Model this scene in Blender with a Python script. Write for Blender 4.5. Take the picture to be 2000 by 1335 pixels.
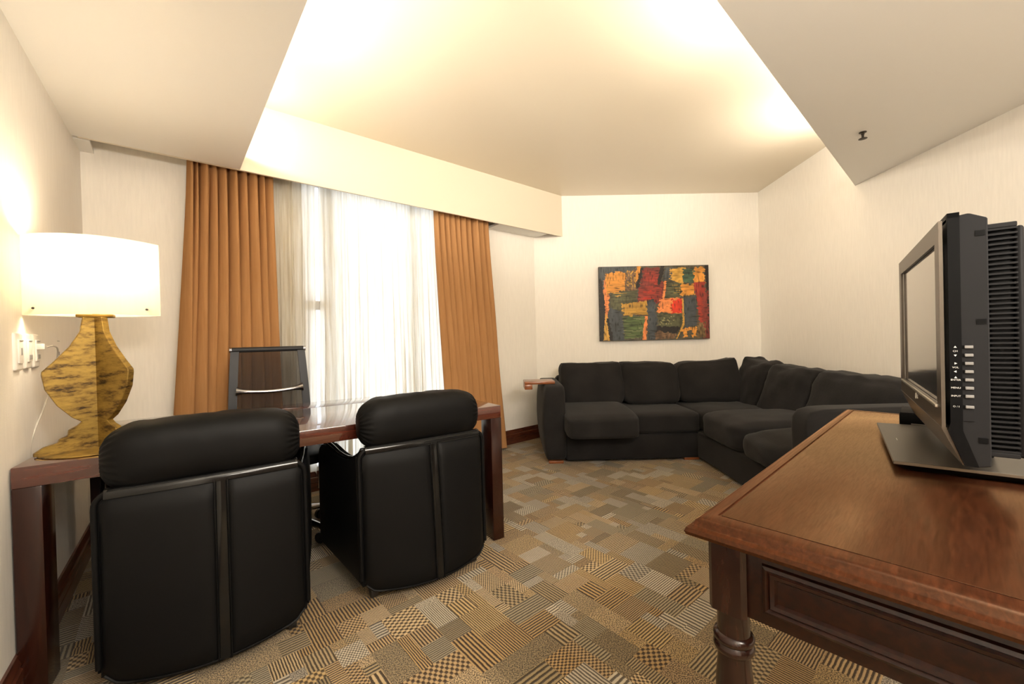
import bpy, bmesh, math, random
from mathutils import Vector, Matrix, noise
R = math.radians
random.seed(7)
SC = bpy.context.scene
COL = SC.collection
for o in list(bpy.data.objects):
    bpy.data.objects.remove(o)

# ------------------------------------------------------------------ camera
CAM_H = 1.10
cd = bpy.data.cameras.new('camera')
cam = bpy.data.objects.new('camera', cd); COL.objects.link(cam)
cd.sensor_width = 36.0; cd.sensor_fit = 'HORIZONTAL'
cd.lens = 36.0 * 813.0 / 2000.0
cd.clip_start = 0.02; cd.clip_end = 200
roll, pitch = R(-1.489), R(0.426)
Rz = Matrix(((math.cos(roll), -math.sin(roll), 0), (math.sin(roll), math.cos(roll), 0), (0, 0, 1)))
Rx = Matrix(((1, 0, 0), (0, math.cos(pitch), -math.sin(pitch)), (0, math.sin(pitch), math.cos(pitch))))
Mx = (Rz @ Rx).transposed()            # camera axes (right, down, forward) in the level frame
def lvl(c):
    v = Mx @ Vector(c); return Vector((v.x, v.z, -v.y))
ax, ay, az_ = lvl((1, 0, 0)), lvl((0, -1, 0)), lvl((0, 0, -1))
cam.matrix_world = Matrix(((ax.x, ay.x, az_.x, 0), (ax.y, ay.y, az_.y, 0), (ax.z, ay.z, az_.z, CAM_H), (0, 0, 0, 1)))
SC.camera = cam

# ------------------------------------------------------------------ view, world, lights
SC.view_settings.view_transform = 'Standard'
SC.view_settings.look = 'None'
SC.view_settings.exposure = 1.86
SC.view_settings.gamma = 1.0
SC.view_settings.use_curve_mapping = False
wd = bpy.data.worlds.new('sky'); SC.world = wd; wd.use_nodes = True
bg = wd.node_tree.nodes['Background']
bg.inputs[0].default_value = (0.90, 0.95, 1.0, 1); bg.inputs[1].default_value = 0.90

def area_light(name, loc, target, sx, sy, energy, color, portal=False):
    ld = bpy.data.lights.new(name, 'AREA'); ld.shape = 'RECTANGLE'; ld.size = sx; ld.size_y = sy
    ld.energy = energy; ld.color = color
    ob = bpy.data.objects.new(name, ld); COL.objects.link(ob); ob.location = loc
    ob.rotation_euler = (Vector(target) - Vector(loc)).to_track_quat('-Z', 'Y').to_euler()
    if portal: ld.cycles.is_portal = True
    return ob
def spot_light(name, loc, target, energy, color, angle, radius=0.03, blend=1.0):
    ld = bpy.data.lights.new(name, 'SPOT'); ld.energy = energy; ld.color = color
    ld.spot_size = R(angle); ld.spot_blend = blend; ld.shadow_soft_size = radius
    ob = bpy.data.objects.new(name, ld); COL.objects.link(ob); ob.location = loc
    ob.rotation_euler = (Vector(target) - Vector(loc)).to_track_quat('-Z', 'Y').to_euler()
    return ob
WARM = (1.0, 0.90, 0.76)

# plan geometry (metres, camera standing at x=0 y=0)
ZS, ZC = 2.22, 2.668                     # underside of the dropped soffits, raised ceiling
A2 = Vector((-2.408, 2.356)); B2 = Vector((0.27, 4.62)); C2 = Vector((2.797, 4.674))
D2 = Vector((2.445, -0.39)); E2 = Vector((0.744, -1.70))
FC = Vector((-1.70, 2.654)); TC = Vector((-0.07, 0.677)); BE = Vector((2.707, 3.253)); FE = Vector((0.57, 4.61))
wdir = Vector((0.7638, 0.6459)); wn = Vector((0.6459, -0.7638))      # along the window wall, into the room
ldir = Vector((0.636, -0.772)); lnrm = Vector((0.772, 0.636))        # along left soffit edge, into the tray
bdir = Vector((0.733, 0.680)); bnrm = Vector((-0.680, 0.733))        # along right soffit edge, into the tray

def cove(s0, edge, d, n, energy, rise, ang, back=0.10):
    p = edge + d * s0 - n * back
    q = p + n * 1.0
    spot_light('cove_spot', (p.x, p.y, ZS + 0.17), (q.x, q.y, ZS + rise), energy, WARM, ang, 0.04)
for s, e in ((0.25, 7), (1.02, 19), (1.85, 21)):
    cove(s, FC, ldir, lnrm, e, 0.08, 115, 0.24)
for s, e in ((0.62, 8.5), (2.15, 9.5)):
    cove(-s, BE, bdir, bnrm, e, 0.70, 115)
def cove_fill(edge, d, n, s0, s1, energy):
    m = edge + d * ((s0 + s1) / 2) - n * 0.16
    area_light('cove_fill', (m.x, m.y, ZS + .13), (m.x + n.x, m.y + n.y, ZS + .13 + 1.1), abs(s1 - s0), .05, energy, WARM)  # hidden fill added to light the tray ceiling evenly
cove_fill(FC, ldir, lnrm, 0.1, 2.4, 4)
cove_fill(BE, -bdir, bnrm, 0.1, 3.6, 9)
area_light('rear_fill', (1.35, -0.55, 2.19), (1.35, -0.55, 0), 1.0, 0.7, 34, (1.0, 0.92, 0.80))  # added fill, stands in for unseen lamps behind the camera
area_light('rear_up_fill', (0.75, -0.75, 1.55), (0.55, -0.45, 2.2), 0.4, 0.4, 19, (1.0, 0.92, 0.80))  # added unseen fill, brightens the soffit undersides
wc = B2 - wdir * 1.72 - wn * 0.16
area_light('window_portal', (wc.x, wc.y, 1.24), (wc.x + wn.x, wc.y + wn.y, 1.24), 1.40, 2.30, 1, (1, 1, 1), portal=True)

# ------------------------------------------------------------------ helpers
def tag(o, label=None, cat=None, group=None, kind=None):
    if label: o['label'] = label
    if cat: o['category'] = cat
    if group: o['group'] = group
    if kind: o['kind'] = kind
    return o
def thing(name, label, cat, loc=(0, 0, 0), rz=0.0, group=None):
    o = bpy.data.objects.new(name, None); COL.objects.link(o)
    o.empty_display_size = 0.1
    o.location = loc; o.rotation_euler = (0, 0, rz)
    return tag(o, label, cat, group)
def obj(name, bm, mats, parent=None, smooth=None, kind=None, label=None):
    bmesh.ops.recalc_face_normals(bm, faces=bm.faces)
    me = bpy.data.meshes.new(name); bm.to_mesh(me); bm.free()
    if not isinstance(mats, (list, tuple)): mats = [mats]
    for m in mats: me.materials.append(m)
    if smooth is not None:
        me.polygons.foreach_set('use_smooth', [True] * len(me.polygons))
        me.set_sharp_from_angle(angle=R(smooth))
    o = bpy.data.objects.new(name, me); COL.objects.link(o)
    if parent: o.parent = parent
    if kind: o['kind'] = kind
    if label: o['label'] = label
    return o
def NB(): return bmesh.new()
def box(bm, x0, x1, y0, y1, z0, z1, bev=0.0, seg=2, M=None):
    t = bmesh.new()
    bmesh.ops.create_cube(t, size=1.0)
    for v in t.verts:
        v.co = Vector((x0 + (v.co.x + .5) * (x1 - x0), y0 + (v.co.y + .5) * (y1 - y0), z0 + (v.co.z + .5) * (z1 - z0)))
    if bev > 0:
        bmesh.ops.bevel(t, geom=list(t.edges), offset=bev, segments=seg, profile=0.5, affect='EDGES', clamp_overlap=True)
    merge(bm, t, M)
def merge(bm, t, M=None, mi=0):
    vs = {}
    for v in t.verts: vs[v] = bm.verts.new(M @ v.co if M else v.co)
    for f in t.faces:
        try:
            g = bm.faces.new([vs[v] for v in f.verts]); g.material_index = mi or f.material_index
        except ValueError: pass
    t.free()
def bxo(name, dims, mat, parent=None, bev=0.004, seg=2, smooth=35, kind=None, label=None):
    bm = NB(); box(bm, *dims, bev, seg); return obj(name, bm, mat, parent, smooth, kind, label)
def prism(bm, pts, h0, h1, fn=None, bev=0, seg=2):
    """polygon pts (a,b) swept from h0 to h1; fn(a,b,h)->xyz (default x,y,z)"""
    fn = fn or (lambda a, b, h: (a, b, h))
    t = bmesh.new()
    lo = [t.verts.new(fn(a, b, h0)) for a, b in pts]; hi = [t.verts.new(fn(a, b, h1)) for a, b in pts]
    t.faces.new(lo); t.faces.new(hi[::-1]); n = len(pts)
    for i in range(n): t.faces.new((lo[i], lo[(i + 1) % n], hi[(i + 1) % n], hi[i]))
    if bev:
        bmesh.ops.recalc_face_normals(t, faces=t.faces)
        bmesh.ops.bevel(t, geom=list(t.edges), offset=bev, segments=seg, profile=0.5, affect='EDGES', clamp_overlap=True)
    merge(bm, t)
def grid(bm, fn, nu, nv, closed_u=False, mi=0):
    rows = []
    for j in range(nv + 1):
        rows.append([bm.verts.new(fn(i / nu, j / nv)) for i in range(nu if closed_u else nu + 1)])
    for j in range(nv):
        for i in range(nu):
            k = (i + 1) % len(rows[0]) if closed_u else i + 1
            f = bm.faces.new((rows[j][i], rows[j][k], rows[j + 1][k], rows[j + 1][i])); f.material_index = mi
    return rows
def tube(bm, pts, r, seg=8, caps=True, closed=False):
    pts = [Vector(p) for p in pts]; n = len(pts); rs = r if isinstance(r, (list, tuple)) else [r] * n
    rings = []; up = None
    for i, p in enumerate(pts):
        a = pts[(i - 1) % n] if (closed or i > 0) else p; b = pts[(i + 1) % n] if (closed or i < n - 1) else p
        t = (b - a).normalized()
        if up is None: up = Vector((0, 0, 1)) if abs(t.z) < .9 else Vector((1, 0, 0))
        s = t.cross(up).normalized(); up = s.cross(t).normalized()
        rings.append([bm.verts.new(p + (s * math.cos(2 * math.pi * k / seg) + up * math.sin(2 * math.pi * k / seg)) * rs[i]) for k in range(seg)])
    for i in range(n if closed else n - 1):
        a, b = rings[i], rings[(i + 1) % n]
        for k in range(seg): bm.faces.new((a[k], a[(k + 1) % seg], b[(k + 1) % seg], b[k]))
    if caps and not closed:
        bm.faces.new(rings[0]); bm.faces.new(rings[-1][::-1])
def lathe(bm, prof, c=(0, 0), seg=24):
    rings = [[bm.verts.new((c[0] + r * math.cos(2 * math.pi * k / seg), c[1] + r * math.sin(2 * math.pi * k / seg), z)) for k in range(seg)] for r, z in prof]
    for a, b in zip(rings, rings[1:]):
        for k in range(seg): bm.faces.new((a[k], a[(k + 1) % seg], b[(k + 1) % seg], b[k]))
    bm.faces.new(rings[0][::-1]); bm.faces.new(rings[-1])
def cushion(bm, c, s, n=5.0, cuts=11, puff=(0, 0, 0), wr=0.006, freq=7.0, seed=0.0, shape=None):
    """soft rounded block: superquadric of exponent n, each face swelling by puff, noise wrinkles"""
    t = bmesh.new(); bmesh.ops.create_cube(t, size=2.0)
    bmesh.ops.subdivide_edges(t, edges=list(t.edges), cuts=cuts, use_grid_fill=True)
    for v in t.verts:
        p = v.co.copy()
        L = (abs(p.x) ** n + abs(p.y) ** n + abs(p.z) ** n) ** (1 / n); q = p / L
        e = [(1 - p.y ** 2) * (1 - p.z ** 2), (1 - p.x ** 2) * (1 - p.z ** 2), (1 - p.x ** 2) * (1 - p.y ** 2)]
        d = Vector((q.x * s[0] / 2, q.y * s[1] / 2, q.z * s[2] / 2))
        for k in range(3):
            if abs(p[k]) > .999: d[k] += math.copysign(puff[k] * math.sqrt(max(e[k], 0)), p[k])
        if shape: d = shape(d, p)
        w = Vector(c) + d
        if wr:
            nv = noise.noise(w * freq + Vector((seed, seed * 1.7, 0))) + .5 * noise.noise(w * freq * 2.3 + Vector((0, seed, seed)))
            w += d.normalized() * nv * wr
        v.co = w
    merge(bm, t)
def inside(poly, p):
    r = False; n = len(poly)
    for i in range(n):
        a, b = poly[i], poly[(i + 1) % n]
        if (a[1] > p[1]) != (b[1] > p[1]) and p[0] < (b[0] - a[0]) * (p[1] - a[1]) / (b[1] - a[1]) + a[0]: r = not r
    return r
def rz_of(az): return R(90 - az)

# ------------------------------------------------------------------ materials
def new_mat(name):
    m = bpy.data.materials.new(name); m.use_nodes = True
    nt = m.node_tree; return m, nt, nt.nodes['Principled BSDF']
def ramp(nt, stops):
    r = nt.nodes.new('ShaderNodeValToRGB'); e = r.color_ramp.elements
    while len(e) < len(stops): e.new(0.5)
    for i, (p, c) in enumerate(stops): e[i].position = p; e[i].color = (*c, 1)
    return r
def plain(name, col, rough=0.5, metal=0.0, var=0.0, scale=8.0, bump=0.0, bscale=60.0, coat=0.0, spec=0.5, sheen=0.0, stretch=(1, 1, 1), bdist=0.002, rvar=0.0):
    m, nt, b = new_mat(name)
    b.inputs['Base Color'].default_value = (*col, 1); b.inputs['Roughness'].default_value = rough; b.inputs['Metallic'].default_value = metal
    b.inputs['Coat Weight'].default_value = coat; b.inputs['Coat Roughness'].default_value = 0.08
    b.inputs['Specular IOR Level'].default_value = spec
    if sheen: b.inputs['Sheen Weight'].default_value = sheen; b.inputs['Sheen Roughness'].default_value = .5
    tc = nt.nodes.new('ShaderNodeTexCoord'); mp = nt.nodes.new('ShaderNodeMapping'); mp.inputs['Scale'].default_value = stretch
    nt.links.new(tc.outputs['Object'], mp.inputs['Vector'])
    if var:
        n = nt.nodes.new('ShaderNodeTexNoise'); n.inputs['Scale'].default_value = scale; n.inputs['Detail'].default_value = 6
        nt.links.new(mp.outputs[0], n.inputs['Vector'])
        r = ramp(nt, [(0.25, tuple(c * (1 - var) for c in col)), (0.75, tuple(min(1, c * (1 + var)) for c in col))])
        nt.links.new(n.outputs['Fac'], r.inputs[0]); nt.links.new(r.outputs[0], b.inputs['Base Color'])
        if rvar:
            mr = nt.nodes.new('ShaderNodeMapRange'); mr.inputs['To Min'].default_value = rough - rvar; mr.inputs['To Max'].default_value = rough + rvar
            nt.links.new(n.outputs['Fac'], mr.inputs['Value']); nt.links.new(mr.outputs[0], b.inputs['Roughness'])
    if bump:
        n2 = nt.nodes.new('ShaderNodeTexNoise'); n2.inputs['Scale'].default_value = bscale; n2.inputs['Detail'].default_value = 4
        nt.links.new(mp.outputs[0], n2.inputs['Vector'])
        bp = nt.nodes.new('ShaderNodeBump'); bp.inputs['Strength'].default_value = bump; bp.inputs['Distance'].default_value = bdist
        nt.links.new(n2.outputs['Fac'], bp.inputs['Height']); nt.links.new(bp.outputs[0], b.inputs['Normal'])
    return m
def wood(name, dark, mid, light, rough=0.28, axis=(1, 14, 14), scale=5.0, coat=0.4, coat_rough=0.12, bump=0.04):
    m, nt, b = new_mat(name)
    tc = nt.nodes.new('ShaderNodeTexCoord'); mp = nt.nodes.new('ShaderNodeMapping'); mp.inputs['Scale'].default_value = axis
    nt.links.new(tc.outputs['Object'], mp.inputs['Vector'])
    n = nt.nodes.new('ShaderNodeTexNoise'); n.inputs['Scale'].default_value = scale; n.inputs['Detail'].default_value = 8; n.inputs['Distortion'].default_value = 0.6
    nt.links.new(mp.outputs[0], n.inputs['Vector'])
    r = ramp(nt, [(0.30, dark), (0.5, mid), (0.72, light)])
    nt.links.new(n.outputs['Fac'], r.inputs[0]); nt.links.new(r.outputs[0], b.inputs['Base Color'])
    b.inputs['Roughness'].default_value = rough; b.inputs['Coat Weight'].default_value = coat; b.inputs['Coat Roughness'].default_value = coat_rough
    bp = nt.nodes.new('ShaderNodeBump'); bp.inputs['Strength'].default_value = bump; bp.inputs['Distance'].default_value = 0.001
    nt.links.new(n.outputs['Fac'], bp.inputs['Height']); nt.links.new(bp.outputs[0], b.inputs['Normal'])
    return m
M = {}
def wall_mat(name, col):
    m, nt, b = new_mat(name)
    tc = nt.nodes.new('ShaderNodeTexCoord'); mp = nt.nodes.new('ShaderNodeMapping'); mp.inputs['Scale'].default_value = (90, 90, 9)
    nt.links.new(tc.outputs['Object'], mp.inputs['Vector'])
    n = nt.nodes.new('ShaderNodeTexNoise'); n.inputs['Scale'].default_value = 1.0; n.inputs['Detail'].default_value = 3
    nt.links.new(mp.outputs[0], n.inputs['Vector'])
    r = ramp(nt, [(0.3, tuple(c * .95 for c in col)), (0.7, col)]); nt.links.new(n.outputs['Fac'], r.inputs[0]); nt.links.new(r.outputs[0], b.inputs['Base Color'])
    b.inputs['Roughness'].default_value = 0.62
    n2 = nt.nodes.new('ShaderNodeTexNoise'); n2.inputs['Scale'].default_value = 260; n2.inputs['Detail'].default_value = 2
    nt.links.new(tc.outputs['Object'], n2.inputs['Vector'])
    bp = nt.nodes.new('ShaderNodeBump'); bp.inputs['Strength'].default_value = 0.25; bp.inputs['Distance'].default_value = 0.0015
    nt.links.new(n2.outputs['Fac'], bp.inputs['Height']); nt.links.new(bp.outputs[0], b.inputs['Normal'])
    return m
M['wall'] = wall_mat('cream_wallpaper', (0.90, 0.86, 0.79))
M['ceiling'] = plain('ceiling_satin_paint', (0.77, 0.69, 0.555), rough=0.38, bump=0.05, bscale=180, spec=0.4)
M['soffit'] = plain('soffit_paint', (0.84, 0.82, 0.775), rough=0.5, bump=0.08, bscale=220)
M['skirt'] = wood('mahogany_skirting', (0.045, 0.012, 0.006), (0.085, 0.023, 0.011), (0.13, 0.040, 0.019), axis=(3, 3, 14))
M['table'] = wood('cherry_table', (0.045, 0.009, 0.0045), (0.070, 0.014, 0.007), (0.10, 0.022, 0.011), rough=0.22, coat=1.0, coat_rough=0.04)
M['table'].node_tree.nodes['Principled BSDF'].inputs['Coat IOR'].default_value = 1.65
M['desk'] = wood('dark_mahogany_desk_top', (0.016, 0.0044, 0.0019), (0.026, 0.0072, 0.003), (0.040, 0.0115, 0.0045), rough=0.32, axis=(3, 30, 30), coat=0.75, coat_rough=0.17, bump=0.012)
def varnish(m, tint, rough, ior=1.55):
    nt = m.node_tree; b = nt.nodes['Principled BSDF']; b.inputs['Specular IOR Level'].default_value = 0.0; b.inputs['Coat Weight'].default_value = 0.0
    g = nt.nodes.new('ShaderNodeBsdfGlossy'); g.inputs['Color'].default_value = (*tint, 1); g.inputs['Roughness'].default_value = rough
    f = nt.nodes.new('ShaderNodeFresnel'); f.inputs['IOR'].default_value = ior
    x = nt.nodes.new('ShaderNodeMixShader'); nt.links.new(f.outputs[0], x.inputs[0]); nt.links.new(b.outputs[0], x.inputs[1]); nt.links.new(g.outputs[0], x.inputs[2])
    tc = nt.nodes.new('ShaderNodeTexCoord'); mp = nt.nodes.new('ShaderNodeMapping'); mp.inputs['Scale'].default_value = (7, 90, 90)
    n = nt.nodes.new('ShaderNodeTexNoise'); n.inputs['Scale'].default_value = 3; n.inputs['Detail'].default_value = 5; n.inputs['Distortion'].default_value = .8
    nt.links.new(tc.outputs['Object'], mp.inputs[0]); nt.links.new(mp.outputs[0], n.inputs['Vector'])
    r = ramp(nt, [(0.32, tuple(q * .84 for q in tint)), (0.62, tint)]); nt.links.new(n.outputs['Fac'], r.inputs[0]); nt.links.new(r.outputs[0], g.inputs['Color'])
    nt.links.new(x.outputs[0], nt.nodes['Material Output'].inputs['Surface'])
varnish(M['desk'], (1.0, .71, .44), .25, 1.7)
M['deskedge'] = wood('dark_mahogany_desk_edge', (0.014, 0.0037, 0.0016), (0.028, 0.0075, 0.003), (0.050, 0.014, 0.0055), rough=0.3, axis=(3, 30, 30), coat=0.0, bump=0.0)
varnish(M['deskedge'], (1.0, .66, .42), .30, 1.40)
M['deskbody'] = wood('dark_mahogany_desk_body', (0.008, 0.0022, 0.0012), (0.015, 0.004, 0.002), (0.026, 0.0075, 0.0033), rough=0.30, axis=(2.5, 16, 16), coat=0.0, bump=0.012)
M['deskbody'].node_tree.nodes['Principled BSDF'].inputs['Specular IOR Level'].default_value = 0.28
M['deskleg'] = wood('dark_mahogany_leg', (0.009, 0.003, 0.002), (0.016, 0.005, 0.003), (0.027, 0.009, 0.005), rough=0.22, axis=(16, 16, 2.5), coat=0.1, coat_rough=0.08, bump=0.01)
M['deskleg'].node_tree.nodes['Principled BSDF'].inputs['Specular IOR Level'].default_value = 0.3
M['tray'] = wood('cherry_tray', (0.15, 0.043, 0.013), (0.22, 0.068, 0.021), (0.30, 0.10, 0.032), axis=(3, 14, 14))
M['leather'] = plain('black_leather', (0.003, 0.003, 0.0032), rough=0.52, bump=0.12, bscale=420, bdist=0.0008, var=0.15, scale=3, spec=0.15)
M['leather_gloss'] = plain('black_patent_piping', (0.006, 0.006, 0.006), rough=0.14, spec=0.3, coat=0.1)
M['plastic'] = plain('black_plastic', (0.015, 0.015, 0.016), rough=0.4)
M['chrome'] = plain('polished_aluminium', (0.36, 0.36, 0.38), rough=0.2, metal=1.0)
M['chairframe'] = plain('dark_grey_frame', (0.022, 0.023, 0.027), rough=0.4, metal=0.1, spec=0.3)
M['sofa'] = plain('charcoal_microfibre', (0.0125, 0.0115, 0.0115), rough=0.9, var=0.4, scale=5, bump=0.35, bscale=90, bdist=0.002, sheen=0.06, spec=0.2)
M['gold'] = None
M['white'] = plain('white_plastic', (0.80, 0.77, 0.71), rough=0.35)
M['greyplug'] = plain('grey_socket', (0.30, 0.29, 0.27), rough=0.5)
M['cord'] = plain('pale_cord', (0.55, 0.52, 0.46), rough=0.4)
M['tvgrey'] = plain('tv_grey_plastic', (0.013, 0.0128, 0.0137), rough=0.6, spec=0.08, bump=0.1, bscale=500, bdist=0.0004)
M['tvbezel'] = plain('tv_bezel_brown_gloss', (0.085, 0.068, 0.052), rough=0.32, metal=0.5)
M['tvblack'] = plain('tv_black_gloss', (0.0035, 0.0035, 0.0038), rough=0.4, spec=0.05)
M['tvscreen'] = plain('tv_screen_glass', (0.016, 0.015, 0.014), rough=0.10, spec=1.0, coat=1.0)
M['tvscreen'].node_tree.nodes['Principled BSDF'].inputs['Coat IOR'].default_value = 2.0
M['tvsilver'] = plain('tv_silver_line', (0.50, 0.46, 0.40), rough=0.3, metal=0.8)
M['print'] = plain('pale_print', (0.55, 0.54, 0.52), rough=0.5)
M['standtop'] = plain('tv_stand_gunmetal', (0.085, 0.074, 0.062), rough=0.36, metal=0.6)
M['frame'] = plain('window_aluminium', (0.55, 0.53, 0.50), rough=0.4)
M['brass'] = plain('dark_metal', (0.06, 0.05, 0.04), rough=0.4, metal=0.7)

# lamp gold: leaf with dark scratches
m, nt, b = new_mat('aged_gold_leaf'); M['gold'] = m
tc = nt.nodes.new('ShaderNodeTexCoord'); mp = nt.nodes.new('ShaderNodeMapping'); mp.inputs['Scale'].default_value = (5, 5, 16)
nt.links.new(tc.outputs['Object'], mp.inputs['Vector'])
n = nt.nodes.new('ShaderNodeTexNoise'); n.inputs['Scale'].default_value = 3.4; n.inputs['Detail'].default_value = 10; n.inputs['Roughness'].default_value = .68
nt.links.new(mp.outputs[0], n.inputs['Vector'])
r_ = ramp(nt, [(0.36, (0.040, 0.022, 0.006)), (0.43, (0.155, 0.090, 0.018)), (0.52, (0.27, 0.17, 0.034)), (0.75, (0.39, 0.25, 0.052))])
nt.links.new(n.outputs['Fac'], r_.inputs[0]); nt.links.new(r_.outputs[0], b.inputs['Base Color'])
b.inputs['Metallic'].default_value = 0.6; b.inputs['Roughness'].default_value = 0.42

def cloth_mat(name, col, col2, trans, transp=0.0, weave=500):
    m = bpy.data.materials.new(name); m.use_nodes = True; nt = m.node_tree
    for nd in list(nt.nodes): nt.nodes.remove(nd)
    out = nt.nodes.new('ShaderNodeOutputMaterial')
    tc = nt.nodes.new('ShaderNodeTexCoord'); mp = nt.nodes.new('ShaderNodeMapping'); mp.inputs['Scale'].default_value = (14, 14, 0.6)
    nt.links.new(tc.outputs['Object'], mp.inputs['Vector'])
    n = nt.nodes.new('ShaderNodeTexNoise'); n.inputs['Scale'].default_value = 6; n.inputs['Detail'].default_value = 3
    nt.links.new(mp.outputs[0], n.inputs['Vector'])
    r = ramp(nt, [(0.3, col), (0.7, col2)]); nt.links.new(n.outputs['Fac'], r.inputs[0])
    d = nt.nodes.new('ShaderNodeBsdfDiffuse'); t = nt.nodes.new('ShaderNodeBsdfTranslucent')
    nt.links.new(r.outputs[0], d.inputs[0]); nt.links.new(r.outputs[0], t.inputs[0])
    mx = nt.nodes.new('ShaderNodeMixShader'); mx.inputs[0].default_value = trans
    nt.links.new(d.outputs[0], mx.inputs[1]); nt.links.new(t.outputs[0], mx.inputs[2])
    last = mx
    if transp:
        tr = nt.nodes.new('ShaderNodeBsdfTransparent'); m2 = nt.nodes.new('ShaderNodeMixShader'); m2.inputs[0].default_value = transp
        nt.links.new(mx.outputs[0], m2.inputs[1]); nt.links.new(tr.outputs[0], m2.inputs[2]); last = m2
    nt.links.new(last.outputs[0], out.inputs['Surface'])
    return m
M['drape'] = cloth_mat('amber_drape_cloth', (0.43, 0.22, 0.092), (0.48, 0.255, 0.112), 0.08)
M['sheer'] = cloth_mat('ivory_sheer_voile', (0.74, 0.69, 0.58), (0.90, 0.88, 0.82), 0.52, 0.06)  # darker streaks put fold shading into the voile colour
M['shade'] = cloth_mat('frosted_shade', (0.88, 0.83, 0.71), (0.90, 0.85, 0.73), 0.50)
M['mesh'] = cloth_mat('black_mesh_fabric', (0.035, 0.034, 0.036), (0.04, 0.04, 0.042), 0.15, 0.26)
m, nt, b = new_mat('window_glass'); M['glass'] = m
b.inputs['Transmission Weight'].default_value = 1.0; b.inputs['Roughness'].default_value = 0.0; b.inputs['IOR'].default_value = 1.01

# carpet
m = bpy.data.materials.new('patchwork_loop_carpet'); m.use_nodes = True; M['carpet'] = m; nt = m.node_tree; b = nt.nodes['Principled BSDF']
def nd(t, **k):
    x = nt.nodes.new(t)
    for a, v in k.items(): setattr(x, a, v)
    return x
def math_(op, a, bb=None, c=None):
    x = nd('ShaderNodeMath', operation=op)
    for i, q in enumerate((a, bb, c)):
        if q is None: continue
        if isinstance(q, (int, float)): x.inputs[i].default_value = q
        else: nt.links.new(q, x.inputs[i])
    return x.outputs[0]
at1 = nd('ShaderNodeAttribute', attribute_name='patch_dark'); at2 = nd('ShaderNodeAttribute', attribute_name='patch_light'); at3 = nd('ShaderNodeAttribute', attribute_name='patch_rule')
tc = nd('ShaderNodeTexCoord'); mp = nd('ShaderNodeMapping'); mp.inputs['Rotation'].default_value = (0, 0, -R(40.2))
nt.links.new(tc.outputs['Object'], mp.inputs['Vector'])
wob = nd('ShaderNodeTexNoise'); wob.inputs['Scale'].default_value = 40; nt.links.new(tc.outputs['Object'], wob.inputs['Vector'])
sp = nd('ShaderNodeSeparateXYZ'); nt.links.new(mp.outputs[0], sp.inputs[0])
sr = nd('ShaderNodeSeparateXYZ'); nt.links.new(at3.outputs['Vector'], sr.inputs[0])     # x: direction, y: pitch, z: style
wv = math_('MULTIPLY', math_('SUBTRACT', wob.outputs['Fac'], 0.5), 0.004)
xx = math_('ADD', sp.outputs[0], wv); yy = math_('ADD', sp.outputs[1], wv)
pick = math_('ADD', math_('MULTIPLY', xx, sr.outputs[0]), math_('MULTIPLY', yy, math_('SUBTRACT', 1.0, sr.outputs[0])))
oth = math_('ADD', math_('MULTIPLY', yy, sr.outputs[0]), math_('MULTIPLY', xx, math_('SUBTRACT', 1.0, sr.outputs[0])))
s1 = math_('SINE', math_('DIVIDE', math_('MULTIPLY', pick, 6.2832), sr.outputs[1]))
s2 = math_('SINE', math_('DIVIDE', math_('MULTIPLY', oth, 6.2832), math_('MULTIPLY', sr.outputs[1], 1.3)))
st = math_('MULTIPLY_ADD', s1, 0.5, 0.5)
ck = math_('MULTIPLY_ADD', math_('MULTIPLY', s1, s2), 0.5, 0.5)
isck = math_('GREATER_THAN', sr.outputs[2], 1.5); issolid = math_('LESS_THAN', sr.outputs[2], 0.5)
pat = math_('ADD', math_('MULTIPLY', ck, isck), math_('MULTIPLY', st, math_('SUBTRACT', 1.0, isck)))
grain = nd('ShaderNodeTexNoise'); grain.inputs['Scale'].default_value = 240; grain.inputs['Detail'].default_value = 2; nt.links.new(tc.outputs['Object'], grain.inputs['Vector'])
gr = math_('MULTIPLY_ADD', math_('SUBTRACT', grain.outputs['Fac'], 0.5), 2.6, 0.5)
pat2 = math_('ADD', math_('MULTIPLY', gr, issolid), math_('MULTIPLY', math_('MULTIPLY_ADD', math_('SUBTRACT', grain.outputs['Fac'], .5), .7, pat), math_('SUBTRACT', 1.0, issolid)))
sm = nd('ShaderNodeMapRange', interpolation_type='SMOOTHSTEP'); sm.inputs['From Min'].default_value = 0.25; sm.inputs['From Max'].default_value = 0.75
nt.links.new(pat2, sm.inputs['Value'])
mxc = nd('ShaderNodeMix', data_type='RGBA'); nt.links.new(sm.outputs[0], mxc.inputs[0])
nt.links.new(at1.outputs['Color'], mxc.inputs[6]); nt.links.new(at2.outputs['Color'], mxc.inputs[7]); nt.links.new(mxc.outputs[2], b.inputs['Base Color'])
b.inputs['Roughness'].default_value = 0.92; b.inputs['Specular IOR Level'].default_value = 0.2; b.inputs['Sheen Weight'].default_value = 0.15
bp = nd('ShaderNodeBump'); bp.inputs['Strength'].default_value = 0.6; bp.inputs['Distance'].default_value = 0.004
nt.links.new(pat2, bp.inputs['Height']); nt.links.new(bp.outputs[0], b.inputs['Normal'])

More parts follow.
